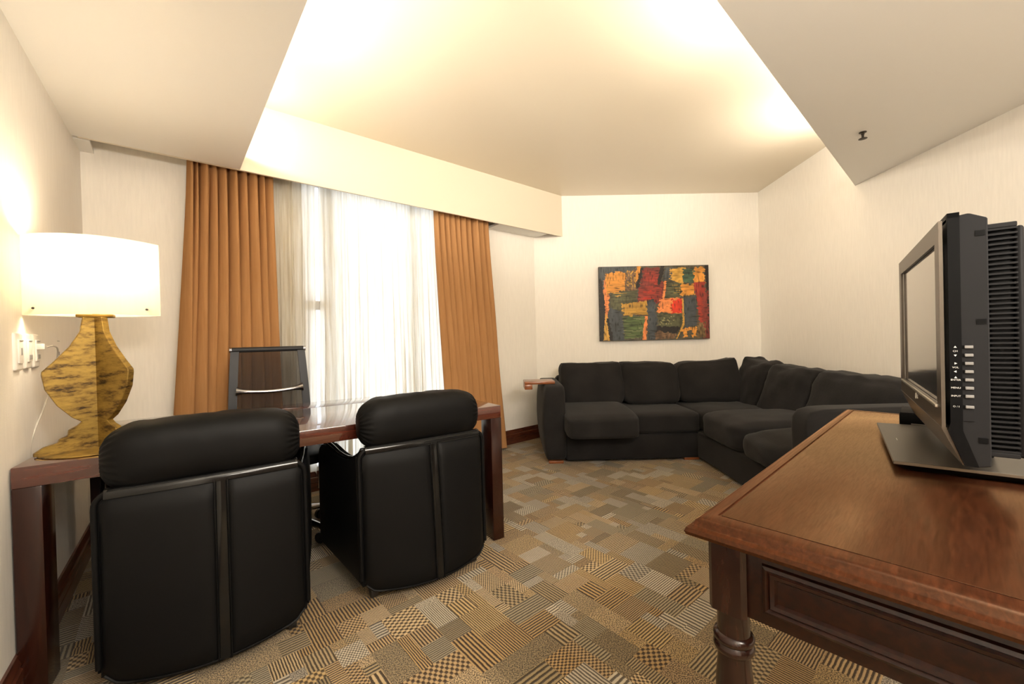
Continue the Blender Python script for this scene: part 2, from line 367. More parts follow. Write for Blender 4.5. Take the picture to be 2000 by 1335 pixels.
# ------------------------------------------------------------------ room shell
ROOM = [A2, B2, C2, D2, E2]
def build_floor():
    g = 0.048; n = 142; occ = [[False] * n for _ in range(n)]
    rng = random.Random(11)
    u = Vector((math.cos(R(40.2)), math.sin(R(40.2)))); v = Vector((-u.y, u.x)); org = Vector((0.3, 1.6)) - (u + v) * (n * g / 2)
    bm = NB(); recs = []
    big = [Vector(p) for p in ((-2.6, 2.3), (0.2, 4.8), (3.0, 4.8), (2.7, -0.6), (0.8, -1.9))]
    pal = [((0.045, 0.026, 0.011), (0.22, 0.145, 0.070)), ((0.050, 0.032, 0.015), (0.27, 0.19, 0.10)), ((0.055, 0.038, 0.019), (0.19, 0.135, 0.070)),
           ((0.060, 0.045, 0.025), (0.16, 0.125, 0.075)), ((0.080, 0.066, 0.048), (0.21, 0.175, 0.13)), ((0.060, 0.038, 0.014), (0.24, 0.16, 0.070)),
           ((0.042, 0.029, 0.014), (0.14, 0.100, 0.050)), ((0.090, 0.073, 0.052), (0.26, 0.215, 0.155)), ((0.036, 0.020, 0.009), (0.20, 0.125, 0.050))]
    for j in range(n):
        for i in range(n):
            if occ[j][i]: continue
            w, h = rng.choice(((1, 2), (2, 1), (3, 2), (2, 3), (4, 2), (2, 2), (3, 1), (4, 3), (5, 2), (1, 1), (3, 3), (2, 4)))
            ww = 0
            while ww < w and i + ww < n and not occ[j][i + ww]: ww += 1
            hh = 0
            while hh < h and j + hh < n and all(not occ[j + hh][i + k] for k in range(ww)): hh += 1
            for q in range(hh):
                for k in range(ww): occ[j + q][i + k] = True
            c = org + u * ((i + ww / 2) * g) + v * ((j + hh / 2) * g)
            if not inside(big, c): continue
            vs = []
            for a, b_ in ((0, 0), (ww, 0), (ww, hh), (0, hh)):
                p = org + u * ((i + a) * g) + v * ((j + b_) * g); vs.append(bm.verts.new((p.x, p.y, 0)))
            bm.faces.new(vs)
            k = rng.random(); col = rng.choice(pal); br = rng.uniform(.88, 1.12); pass
            style = 0 if k < .20 else (1 if k < .82 else 2)
            wm = (1.8, 1.86, 1.9); recs.append((tuple(x * br for x in col[0]), tuple(x * br * w_ for x, w_ in zip(col[1], wm)), (float(rng.random() < .45), rng.choice((.008, .009, .010, .011, .012, .013, .015, .018)) if style == 1 else rng.choice((.012, .016, .022)), float(style))))
    me = bpy.data.meshes.new('floor'); bm.to_mesh(me); bm.free(); me.materials.append(M['carpet'])
    a1 = me.attributes.new('patch_dark', 'FLOAT_COLOR', 'FACE'); a2 = me.attributes.new('patch_light', 'FLOAT_COLOR', 'FACE'); a3 = me.attributes.new('patch_rule', 'FLOAT_VECTOR', 'FACE')
    for i, (d, l, s) in enumerate(recs):
        a1.data[i].color = (*d, 1); a2.data[i].color = (*l, 1); a3.data[i].vector = s
    o = bpy.data.objects.new('floor', me); COL.objects.link(o)
    tag(o, 'patchwork ribbed carpet in browns, tans and greys', kind='structure')
build_floor()

def wall_slab(name, p, q, z0, z1, th, mat, extra=0.1):
    d = (q - p).normalized(); nrm = Vector((d.y, -d.x))       # room lies to the right of p->q
    p = p - d * extra; q = q + d * extra
    bm = NB(); prism(bm, [(p.x, p.y), (q.x, q.y), (q.x - nrm.x * th, q.y - nrm.y * th), (p.x - nrm.x * th, p.y - nrm.y * th)], z0, z1)
    return tag(obj(name, bm, mat), kind='structure')
tag(wall_slab('wall_left', E2, A2, -0.02, 2.9, 0.12, M['wall'], 0.0), 'cream papered wall beside the table lamp')
tag(wall_slab('wall_rear', B2, C2, -0.02, 2.9, 0.12, M['wall']), 'cream papered wall behind the sofa')
tag(wall_slab('wall_right', C2, D2, -0.02, 2.9, 0.12, M['wall'], 0.0))
tag(wall_slab('wall_front', D2, E2, -0.02, 2.9, 0.12, plain('unseen_wall_dark_tone', (0.12, 0.075, 0.045), 0.5)))  # unseen wall, dark brown added to keep glossy reflections dark
# window wall with an opening; t is measured leftwards from corner B2
def wpt(t, off=0.0): return B2 - wdir * t + wn * off
T0, T1, WZ0, WZ1 = 1.08, 2.40, 0.12, 2.36
bm = NB()
LW = (B2 - A2).length
for (ta, tb, z0, z1) in ((-.1, T0, -.02, 2.9), (T1, LW + .1, -.02, 2.9), (T0, T1, -.02, WZ0), (T0, T1, WZ1, 2.9)):
    a, b_, c, d = wpt(ta), wpt(tb), wpt(tb, -.14), wpt(ta, -.14)
    prism(bm, [(a.x, a.y), (b_.x, b_.y), (c.x, c.y), (d.x, d.y)], z0, z1)
tag(obj('wall_window', bm, M['wall']), 'cream papered wall around the window', kind='structure')
bm = NB(); prism(bm, [(-2.9, 2.3), (0.1, 4.95), (3.1, 4.95), (2.8, -0.6), (0.8, -2.1)], ZC, ZC + .12)
tag(obj('ceiling', bm, M['ceiling']), 'raised cream ceiling tray', kind='structure')
EF = Vector((1.6, -1.05))
lw0 = E2
bm = NB(); la = FC - wdir * 0.80; E2o = E2 - Vector((.792, .61)) * .08
prism(bm, [(FC.x, FC.y), (TC.x, TC.y), (EF.x, EF.y), (E2o.x, E2o.y), (la.x, la.y)], ZS, ZS + .10)
tag(obj('ceiling_soffit_left', bm, M['soffit']), 'dropped cream soffit above the lamp', kind='structure')
bm = NB(); prism(bm, [(TC.x, TC.y), (BE.x, BE.y), (D2.x + .06, D2.y), (EF.x, EF.y)], ZS, ZS + .10)
tag(obj('ceiling_soffit_right', bm, M['soffit']), 'dropped grey beige soffit above the television', kind='structure')
# fascia of the curtain pocket
def strip(bm, p, q, n, th, z0, z1):
    prism(bm, [(p.x, p.y), (q.x, q.y), (q.x - n.x * th, q.y - n.y * th), (p.x - n.x * th, p.y - n.y * th)], z0, z1)
bm = NB(); strip(bm, FC - wdir * 0.72, FE + wdir * .03, wn, 0.018, ZS, ZC)
tag(obj('trim_1', bm, M['ceiling']), 'cream curtain fascia board above the window', kind='structure')
bm = NB(); pa = wpt(0.635, .19)
strip(bm, pa, wpt(-.03, .19), wn, 0.20, ZS, ZS + .02)
strip(bm, wpt(3.60, .19), wpt(3.45, .19), wn, 0.20, ZS, ZS + .02)
tag(obj('trim_2', bm, M['soffit']), kind='structure')

# baseboards with a moulded profile
def baseboard(name, p, q, label=None):
    d = (q - p).normalized(); nrm = Vector((d.y, -d.x))
    prof = [(0, 0), (.018, 0), (.018, .060), (.013, .064), (.018, .068), (.018, .100), (.012, .106), (.015, .116), (.010, .130), (.008, .146), (0, .146)]
    bm = NB()
    t = bmesh.new(); L = []
    for P in (p, q): L.append([t.verts.new((P.x + nrm.x * a, P.y + nrm.y * a, z)) for a, z in prof])
    n = len(prof)
    for i in range(n): t.faces.new((L[0][i], L[0][(i + 1) % n], L[1][(i + 1) % n], L[1][i]))
    t.faces.new(L[0]); t.faces.new(L[1][::-1]); merge(bm, t)
    return tag(obj(name, bm, M['skirt'], smooth=25), label, kind='structure')
baseboard('baseboard_window', A2, B2, 'dark mahogany baseboard along the window wall')
baseboard('baseboard_rear', B2 + Vector((.02, 0)), C2)
baseboard('baseboard_left', E2, A2, 'dark mahogany baseboard along the left wall')
baseboard('baseboard_right', C2, D2)

# ------------------------------------------------------------------ window
wroot = thing('window_1', None, None, (*wpt((T0 + T1) / 2, -.06), 0), rz_of(49.8))
wroot['kind'] = 'structure'; wroot['label'] = 'bright window behind the sheer curtain'
hw = (T1 - T0) / 2
fb = NB()
for (x0, x1, z0, z1) in ((-hw, hw, WZ0, WZ0 + .05), (-hw, hw, WZ1 - .05, WZ1), (-hw, -hw + .05, WZ0, WZ1), (hw - .05, hw, WZ0, WZ1), (-hw + .20, -hw + .27, WZ0, WZ1), (.26, .31, WZ0, WZ1)):
    box(fb, x0, x1, -.03, .03, z0, z1, .004)
box(fb, -hw + .05, -hw + .20, -.03, .03, 1.36, 1.43, .004)
obj('window_frame', fb, M['frame'], wroot, 35, kind='structure')
for (x0, x1) in ((-hw + .05, -hw + .20), (-hw + .27, .26), (.31, hw - .05)):
    bxo('pane', (x0, x1, -.003, .003, WZ0 + .05, WZ1 - .05), M['glass'], wroot, 0, kind='structure')

# ------------------------------------------------------------------ curtains (t leftwards, hung behind the fascia)
def curtain(name, label, t_top, t_bot, off, folds, amp, mat, z0=0.02, z1=2.38, seed=0, nu=None, crease=False):
    rng = random.Random(seed); ph = [rng.uniform(-.9, .9) for _ in range(folds + 2)]; am = [rng.uniform(.45, 1.2) for _ in range(folds + 2)]
    wid = [rng.uniform(.5, 1.6) for _ in range(folds)]; tot = sum(wid); acc = [0]
    for w in wid: acc.append(acc[-1] + w / tot)
    c = wpt((t_top[0] + t_top[1]) / 2, off)
    root = thing(name, label, 'curtain', (c.x, c.y, 0), rz_of(49.8))
    tm = (t_top[0] + t_top[1]) / 2
    bm = NB(); nu = nu or folds * 16
    def f(u, v):
        k = 0
        while k < folds - 1 and u > acc[k + 1]: k += 1
        x = (u - acc[k]) / (acc[k + 1] - acc[k])
        s = (2 * max(0, math.sin(x ** 1.7 * math.pi)) ** .75 - 1) if crease else max(0, math.sin(x * math.pi)) ** .8 * (1 if k % 2 else -1)
        e = 1 - v                                  # 1 at floor
        a = amp * (am[k] * (0.55 + 0.45 * e)) * (1 + .25 * math.sin(3.1 * v + ph[k] * 3))
        # gathered heading at the top
        lo = t_bot[0] + (t_bot[1] - t_bot[0]) * u; hi = t_top[0] + (t_top[1] - t_top[0]) * u
        sw = e ** 1.3
        t = hi + (lo - hi) * sw + .012 * math.sin(ph[k] * 5 + 4 * v) * e
        t += amp * .7 * math.sin(2 * math.pi * x) * e
        y = s * a + .012 * noise.noise(Vector((u * 7, v * 3, seed)))
        return (-(t - tm), -y, z0 + (z1 - z0) * v)
    grid(bm, f, nu, 26)
    panel = obj('panel', bm, mat, root, 180)
    hb = NB()
    def g(u, v):
        x, y, z = f(u, 1.0); return (x, y - .004 + .002 * v, z1 - .07 + .07 * v)
    grid(hb, g, nu, 2); obj('heading', hb, mat, root, 180)
    return root
curtain('drape', 'amber brown drape at the left side of the window, behind the mesh chair', (3.03, 2.56), (3.17, 2.59), .115, 10, .068, M['drape'], seed=3, crease=True)
curtain('drape', 'amber brown drape at the right side of the window, nearest the sofa', (1.31, .715), (1.21, .60), .118, 10, .056, M['drape'], seed=8, crease=True)
curtain('sheer_curtain', 'narrow ivory sheer panel next to the left amber drape', (2.565, 2.27), (2.58, 2.33), .022, 9, .016, M['sheer'], seed=5)
curtain('sheer_curtain', 'wide ivory sheer curtain hanging across the bright window', (2.25, 1.17), (2.30, 1.13), .030, 30, .018, M['sheer'], seed=14)
tr = wpt(1.85, .09)
bm = NB(); box(bm, -1.32, 1.32, -.09, .08, .03, .285)
trk = obj('trim_3', bm, M['soffit'], kind='structure'); trk.location = (tr.x, tr.y, 2.38); trk.rotation_euler = (0, 0, rz_of(49.8))
for y_ in (-.045, .02):
    bxo('rail', (-1.30, 1.30, y_, y_ + .025, 0, .03), M['white'], trk)

# ------------------------------------------------------------------ wooden table
TA = rz_of(56.5); TX, TY = Vector((.834, .552)), Vector((-.552, .834)); FR = Vector((-.072, 2.299))
def tloc(x, y): return FR + TX * x + TY * y
TL, TD, TZ = 1.81, .93, .735
tb = thing('conference_table', 'long reddish cherry wood table with square corner legs', 'table', (FR.x, FR.y, 0), TA)
bm = NB(); box(bm, -TL, 0, 0, .665, TZ - .067, TZ, .003); obj('top_board', bm, M['table'], tb, 35)
bm = NB(); box(bm, -TL, 0, .668, TD, TZ - .067, TZ, .003); obj('top_board', bm, M['table'], tb, 35)
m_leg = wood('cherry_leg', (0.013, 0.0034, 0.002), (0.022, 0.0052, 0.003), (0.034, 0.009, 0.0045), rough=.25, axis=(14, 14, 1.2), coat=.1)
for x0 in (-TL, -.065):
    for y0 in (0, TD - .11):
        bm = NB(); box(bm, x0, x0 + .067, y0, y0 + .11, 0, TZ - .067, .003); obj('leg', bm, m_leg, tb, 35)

# ------------------------------------------------------------------ leather tub chairs
def leather_chair(c, label):
    W, H0, H1 = .59, .045, .655
    root = thing('leather_armchair', label, 'chair', (c.x, c.y, 0), TA, 'black leather tub chairs at the table')
    cx = .03
    def back(x, z, out=0.0):                       # outer surface of the back, bulging to the rear
        q = 2 * x / W; h = (z - H0) / (H1 - H0)
        return -(.048 * max(0, 1 - h) ** .8 + .014) * max(0, 1 - q * q) - out
    def zlo(x): return .030 + .022 * abs(2 * x / W) ** 2 + .045 * (max(0, abs(2 * x / W) - .80) / .20) ** 2
    def zhi(x): return H1 - .012 - .045 * max(0, (abs(2 * x / W) - .9) / .1) ** 2
    # inner shell carrying the panels
    def leaf(xa, xb, out, th):
        bm = NB()
        def f(u, v):
            x = xa + (xb - xa) * u; z = zlo(x) + .012 + (zhi(x) - zlo(x) - .024) * v
            pad = .012 * (min(1, min(u, 1 - u) * 14) ** .5) * (min(1, min(v, 1 - v) * 14) ** .5)
            return (x, back(x, z, out + pad), z)
        r1 = grid(bm, f, 20, 20)
        def g(u, v):
            x = xa + (xb - xa) * u; z = zlo(x) + .012 + (zhi(x) - zlo(x) - .024) * v
            return (x, back(x, z) + th, z)
        r2 = grid(bm, g, 20, 20)
        for k in range(20):
            bm.faces.new((r1[0][k], r1[0][k + 1], r2[0][k + 1], r2[0][k])); bm.faces.new((r1[20][k + 1], r1[20][k], r2[20][k], r2[20][k + 1]))
            bm.faces.new((r1[k + 1][0], r1[k][0], r2[k][0], r2[k + 1][0])); bm.faces.new((r1[k][20], r1[k + 1][20], r2[k + 1][20], r2[k][20]))
        return bm
    obj('back_panel', leaf(-W / 2 + .012, cx - .017, .002, .02), M['leather'], root, 50)
    obj('back_panel', leaf(cx + .017, W / 2 - .012, .002, .02), M['leather'], root, 50)
    bm = NB(); grid(bm, lambda u, v: (cx + (u - .5) * .040, back(cx, zlo(cx) + .01 + (zhi(cx) - zlo(cx)) * v, .006 + .004 * math.sin(math.pi * u)), zlo(cx) + .01 + (zhi(cx) - zlo(cx) - .01) * v), 6, 20)
    obj('centre_strip', bm, M['leather_gloss'], root, 60, label='glossy black strip up the middle of the back')
    for sx in (-1, 1):
        bm = NB(); tube(bm, [(cx + sx * .0185, back(cx, .03 + .6 * k / 20, .010), zlo(cx) + .01 + (zhi(cx) - zlo(cx) - .012) * k / 20) for k in range(21)], .0025, 6); obj('seam_piping', bm, M['leather'], root, 60)
    # shell behind panels
    bm = NB()
    def f(u, v):
        x = (u - .5) * W; z = zlo(x) + (zhi(x) - zlo(x)) * v; return (x, back(x, z) + .012, z)
    r1 = grid(bm, f, 24, 12)
    def g(u, v):
        x = (u - .5) * W; z = zlo(x) + (zhi(x) - zlo(x)) * v; return (x, back(x, z) * .5 + .075, z)
    r2 = grid(bm, g, 24, 12)
    for k in range(24):
        bm.faces.new((r1[0][k], r1[0][k + 1], r2[0][k + 1], r2[0][k])); bm.faces.new((r1[12][k + 1], r1[12][k], r2[12][k], r2[12][k + 1]))
    for k in range(12):
        bm.faces.new((r1[k + 1][0], r1[k][0], r2[k][0], r2[k + 1][0])); bm.faces.new((r1[k][24], r1[k + 1][24], r2[k + 1][24], r2[k][24]))
    obj('back_shell', bm, M['leather'], root, 50)
    # glossy rim running up both edges and over the top
    pts = [(-W / 2, back(-W / 2, .1), zlo(-W / 2) + .01)]
    for k in range(1, 12): pts.append((-W / 2, 0.0, .15 + (.60 - .15) * k / 11))
    for k in range(1, 6):
        a = math.pi / 2 * k / 6; pts.append((-W / 2 + .05 * (1 - math.cos(a)), back(-W / 2 + .05, .64) * k / 6, .605 + .05 * math.sin(a)))
    n = 16
    for k in range(n + 1):
        x = -W / 2 + .05 + (W - .1) * k / n; pts.append((x, back(x, .655), .655))
    pts = pts + [(-p[0], p[1], p[2]) for p in pts[:17][::-1]]
    bm = NB(); tube(bm, pts, .0085, 10); obj('rim', bm, M['leather'], root, 60)
    bm = NB()
    def f(u, v):
        x = (u - .5) * (W - .05); b0 = back(x, .655)
        q = math.pi * .5 * min(1, v * 1.6); return (x, b0 - .013 + .012 * (1 - math.cos(q)) + .05 * max(0, v - .6), .634 + .028 * math.sin(q))
    grid(bm, f, 20, 6); obj('top_rail', bm, M['leather_gloss'], root, 60, label='glossy black top rail')
    bm = NB(); pts = [(x, back(x, zlo(x)) - .004, zlo(x) + .012) for x in [(-.5 + k / 20) * (W - .03) for k in range(21)]]
    tube(bm, pts, .005, 6); obj('hem_piping', bm, M['leather'], root, 60)
    # flared side panels with a dipping, curled arm
    top = [(0.0, .640), (.03, .632), (.07, .608), (.12, .588), (.18, .578), (.24, .578), (.30, .584), (.36, .597), (.41, .605), (.45, .598), (.485, .570), (.50, .53)]
    bot = .075
    for sx in (-1, 1):
        bm = NB()
        def out(y): return W / 2 - .004 + .085 * max(0, y / .5) ** 1.1
        N = len(top) - 1
        def topz(u):
            k = min(int(u * N), N - 1); t = u * N - k
            return (top[k][0] + (top[k + 1][0] - top[k][0]) * t, top[k][1] + (top[k + 1][1] - top[k][1]) * t)
        def f(u, v, inn=0.0):
            y, zt = topz(u); zb = bot + .03 * u; z = zb + (zt - zb) * v
            bul = .012 * math.sin(math.pi * u) * max(0, math.sin(math.pi * v)) ** .5
            return (sx * (out(y) + bul - inn), y + .004, z)
        r1 = grid(bm, lambda u, v: f(u, v), 33, 10); r2 = grid(bm, lambda u, v: f(u, v, .055), 33, 10)
        for k in range(33):
            bm.faces.new((r1[10][k], r1[10][k + 1], r2[10][k + 1], r2[10][k])); bm.faces.new((r1[0][k + 1], r1[0][k], r2[0][k], r2[0][k + 1]))
        for k in range(10):
            bm.faces.new((r1[k][33], r1[k + 1][33], r2[k + 1][33], r2[k][33])); bm.faces.new((r1[k + 1][0], r1[k][0], r2[k][0], r2[k + 1][0]))
        obj('arm', bm, M['leather'], root, 40)
        bm = NB(); pts = []
        for k in range(45):
            y, zt = topz(k / 44); pts.append((sx * (out(y) - .020), y + .002, zt + .004))
        for k in range(1, 9): pts.append((sx * (out(.5) - .020), .503, .53 - .05 * k))
        tube(bm, pts, .010, 8); obj('arm_piping', bm, M['leather_gloss'], root, 60, label='glossy black edging on the arm')
        for off in (.012, .026):
            bm = NB(); tube(bm, [(sx * (out(off) + .004), off, .09 + .53 * k / 12) for k in range(13)], .004, 6); obj('side_piping', bm, M['leather'], root, 60)
    bm = NB(); cushion(bm, (0, .30, .375), (.50, .46, .17), 5, 9, (0, 0, .02), .003); obj('seat_cushion', bm, M['leather'], root, 60)
    bm = NB(); cushion(bm, (0, .10, .52), (.48, .12, .26), 4, 9, (0, .02, 0), .003); obj('inner_back', bm, M['leather'], root, 60)
    bm = NB(); box(bm, -.24, .24, .06, .46, .09, .30, .01); obj('base', bm, M['plastic'], root, 35)
    # rolled head cushion with gathered ends
    bm = NB()
    def f(u, v):
        a = 2 * math.pi * u; t = v * 2 - 1; k = 1 - abs(t) ** 9 * .55
        n_ = 2.6; ca, sa = math.cos(a), math.sin(a)
        rr = 1 / ((abs(ca) ** n_ + abs(sa) ** n_) ** (1 / n_))
        gz = max(0, abs(t) - .84) / .16
        pl = 1 + .10 * gz * math.sin(a * 26) * (1 if abs(t) < .995 else .5)
        lump = .004 * noise.noise(Vector((t * 6, ca * 2, sa * 2)))
        y = .052 + rr * ca * .082 * k * pl; z = .755 + (rr * sa * .110 * k * pl) + lump
        z -= .012 * t * t
        x = t * (W / 2 - .012)
        return (x, y + back(x, .66) * .35 + .010 * (z - .66), z)
    rows = grid(bm, f, 104, 44, True)
    bm.faces.new(rows[0]); bm.faces.new(rows[-1][::-1])
    obj('head_cushion', bm, M['leather'], root, 60)
    for (x, y) in ((-.24, .04), (.24, .04), (-.28, .44), (.28, .44)):
        bm = NB(); w = NB(); tube(bm, [(x - .014, y, .028), (x + .014, y, .028)], .028, 14); w.free()
        box(bm, x - .02, x + .02, y - .02, y + .02, .05, .11, .004); obj('caster', bm, M['plastic'], root, 50)
    return root
chl = Vector((-1.063, 1.448)); chr_ = Vector((-.406, 1.895))
leather_chair(chl, 'black leather tub chair nearest the lamp, seen from behind')
leather_chair(chr_, 'black leather tub chair nearest the sofa, seen from behind')

# ------------------------------------------------------------------ mesh office chair
mc = thing('mesh_office_chair', 'black mesh office chair with aluminium crossbar behind the table', 'chair', (-1.365, 2.365, 0), R(33))
def mback(u, v):                                   # local: chair faces -y, back at +y
    z = .50 + .575 * v; w = .205 - .026 * v ** 1.5
    return Vector(((u - .5) * 2 * w, .215 + .085 * v - .03 * math.sin(math.pi * u) * 0 + .03 * (1 - v) ** 2, z))
bm = NB(); grid(bm, lambda u, v: mback(.03 + .94 * u, v * .985), 14, 16); obj('mesh_back', bm, M['mesh'], mc, 180)
for u in (0, 1):
    bm = NB(); pts = [mback(u, k / 16) for k in range(17)]
    t = bmesh.new(); rows = []
    for p in pts: rows.append([t.verts.new(p + Vector((dx, dy, 0))) for dx, dy in ((-.022, -.010), (.022, -.010), (.022, .012), (-.022, .012))])
    for a, b_ in zip(rows, rows[1:]):
        for k in range(4): t.faces.new((a[k], a[(k + 1) % 4], b_[(k + 1) % 4], b_[k]))
    t.faces.new(rows[0]); t.faces.new(rows[-1][::-1]); merge(bm, t)
    obj('side_frame', bm, M['chairframe'], mc, 40)
a, b_ = mback(0, 1), mback(1, 1)
bm = NB(); tube(bm, [a + Vector((-.02, 0, 0)), b_ + Vector((.02, 0, 0))], .016, 12); obj('top_bar', bm, M['chairframe'], mc, 60)
for k in (0, 1):
    bm = NB(); p = (a + Vector((-.021, 0, 0))) if k == 0 else (b_ + Vector((.021, 0, 0)))
    tube(bm, [p - Vector((.006, 0, 0)), p + Vector((.006, 0, 0))], .0165, 12); obj('end_cap', bm, M['chrome'], mc, 60)
bm = NB(); a, b_ = mback(.04, .575), mback(.96, .575)
N = 18; pts = [a.lerp(b_, k / N) + Vector((0, -.028, -.014 * math.sin(math.pi * k / N))) for k in range(N + 1)]
tube(bm, pts, [.011 + .016 * (abs(2 * k / N - 1) ** 6) for k in range(N + 1)], 10); obj('crossbar', bm, M['chrome'], mc, 60, label='polished aluminium crossbar')
bm = NB(); cushion(bm, (0, -.03, .475), (.48, .47, .06), 6, 9, (0, 0, .008), .002); obj('seat', bm, M['leather'], mc, 60)
for sx in (-1, 1):
    bm = NB(); box(bm, sx * .255 - .022, sx * .255 + .022, -.20, .24, .455, .495, .012, 3); obj('seat_rail', bm, M['chairframe'], mc, 40)
    bm = NB(); tube(bm, [(sx * .275, .10, .47), (sx * .295, .08, .56), (sx * .29, .02, .625), (sx * .285, -.10, .632), (sx * .275, -.19, .60), (sx * .27, -.20, .48)], .012, 8); obj('armrest', bm, M['chrome'], mc, 60)
bm = NB(); lathe(bm, [(.05, .40), (.05, .45), (.03, .455)], seg=16); lathe(bm, [(.028, .12), (.028, .42)], seg=16); obj('gas_column', bm, M['chrome'], mc, 50)
for k in range(5):
    an = 2 * math.pi * k / 5 + .5; d = Vector((math.cos(an), math.sin(an), 0))
    bm = NB(); tube(bm, [d * .02 + Vector((0, 0, .14)), d * .14 + Vector((0, 0, .12)), d * .28 + Vector((0, 0, .085))], [.030, .024, .016], 10); lg = obj('base_arm', bm, M['chrome'], mc, 60)
    bm = NB(); s = Vector((-d.y, d.x, 0)); c = d * .285 + Vector((0, 0, .03))
    for q in (-1, 1): tube(bm, [c + s * (q * .008), c + s * (q * .026)], .03, 14)
    tube(bm, [c + Vector((0, 0, -.004)), c + Vector((0, 0, .07))], .010, 8); obj('caster', bm, M['plastic'], mc, 50)

# ------------------------------------------------------------------ table lamp
LC = Vector((-1.545, 1.550))
lamp = thing('table_lamp', 'gold leaf table lamp with a wide white shade on the table end', 'lamp', (LC.x, LC.y, TZ), 0)
cdir = Vector((.707, -.707)); rdir = Vector((.707, .707))
profL = [(0, .485), (.036, .485), (.044, .432), (.072, .378), (.110, .328), (.140, .292), (.141, .280), (.134, .230), (.106, .170), (.070, .123), (.046, .105), (.058, .092), (.080, .080), (.083, .062), (.103, .052), (.108, .040), (.142, .031), (.165, .014), (.165, .004), (0, .004)]
for k, ang in enumerate((172, 52, 292)):
    d = rdir * math.cos(R(ang)) - cdir * 0 + cdir * math.sin(R(ang)); s = Vector((-d.y, d.x))
    bm = NB()
    prism(bm, profL, -.011, .011, lambda a, b_, h: (d.x * a + s.x * h, d.y * a + s.y * h, b_), .0015, 1)
    obj('fin', bm, M['gold'], lamp, 30)
bm = NB(); lathe(bm, [(.155, 0), (.158, .003), (.155, .006)], seg=40); obj('base_plate', bm, M['gold'], lamp, 40)
bm = NB(); box(bm, -.050, .050, -.022, .022, .484, .496, .003, M=Matrix.Rotation(TA, 4, 'Z')); obj('top_cap', bm, M['gold'], lamp, 40)
bm = NB(); lathe(bm, [(.010, .49), (.010, .60), (.018, .60), (.018, .64)], seg=14); obj('lamp_holder', bm, M['brass'], lamp, 40)
bm = NB(); lathe(bm, [(.012, .64), (.028, .67), (.030, .70), (.020, .73), (.004, .742)], seg=16)
m, nt_, b_ = new_mat('glowing_bulb'); b_.inputs['Emission Color'].default_value = (1, .84, .6, 1); b_.inputs['Emission Strength'].default_value = 20
obj('bulb', bm, m, lamp, 60)
sh = bpy.data.objects.new('shade', None)
bm = NB()
SA, SB, SZ0, SZ1 = .186, .098, .492, .772
def lens(u):                                        # two arcs meeting in sharp vertical edges
    a = 2 * u if u < .5 else 2 * u - 1
    x = -SA + 2 * SA * a; y = SB * (1 - (x / SA) ** 2)
    return (x, -y) if u < .5 else (-x, y)
rM = Matrix.Rotation(TA, 3, 'Z')
for side in (0, 1):
    for t_in in (0, .004):
        grid(bm, lambda u, v: rM @ Vector((lens(u * .499 + side * .5)[0] * (1 - t_in * 3), lens(u * .499 + side * .5)[1] * (1 - t_in * 8), SZ0 + (SZ1 - SZ0) * v)), 28, 2)
shd = obj('lamp_shade', bm, M['shade'], lamp, 60, label='wide white frosted shade')
for x in (-.80, .80):
    y = -SB * (1 - x * x) - .004; p = rM @ Vector((x * SA, y, SZ0 + .022)); q = rM @ Vector((x * SA, y + .03, SZ0 + .022))
    bm = NB(); tube(bm, [p, q], .004, 8); obj('shade_pin', bm, M['brass'], lamp, 60)
ld = bpy.data.lights.new('lamp_glow', 'POINT'); ld.energy = 2.6; ld.color = (1.0, .86, .66); ld.shadow_soft_size = .06
lo = bpy.data.objects.new('lamp_glow', ld); COL.objects.link(lo); lo.location = (LC.x, LC.y, TZ + .70)
# lamp cord
wo = Vector((-.372, -.287)); wdl = Vector((-.61, .792)); win = Vector((.792, .61))
def lw(x, off, z):
    p = wo + wdl * x + win * off; return (p.x, p.y, z)
wo = Vector((-.3784, -.2914))
bm = NB()
ctrl = [lw(2.31, .045, 1.115), lw(2.37, .055, 1.118), lw(2.45, .050, 1.105), lw(2.49, .040, 1.06), lw(2.47, .030, .98), lw(2.38, .020, .88), lw(2.28, .012, .80), lw(2.24, .010, .738), lw(2.23, .010, .60), lw(2.26, .012, .25), lw(2.30, .03, .02)]
pts = []
for i in range(len(ctrl) - 1):
    p0, p1, p2, p3 = [Vector(ctrl[max(0, min(len(ctrl) - 1, i + k))]) for k in (-1, 0, 1, 2)]
    for k in range(6):
        t = k / 6; pts.append(.5 * ((2 * p1) + (p2 - p0) * t + (2 * p0 - 5 * p1 + 4 * p2 - p3) * t * t + (3 * p1 - p0 - 3 * p2 + p3) * t ** 3))
tube(bm, pts, .0028, 6)
cordo = obj('lamp_cord', bm, M['cord'], None, 60); tag(cordo, 'thin pale cord running from the wall outlet down behind the lamp', 'cord')
bm = NB(); box(bm, -.009, .009, -.011, .011, 0, .022, .003)
plug = obj('plug', bm, M['white'], cordo, 40); plug.matrix_parent_inverse = Matrix()
plug.location = lw(2.295, .024, 1.117); plug.rotation_euler = (R(90), 0, rz_of(-37.6))

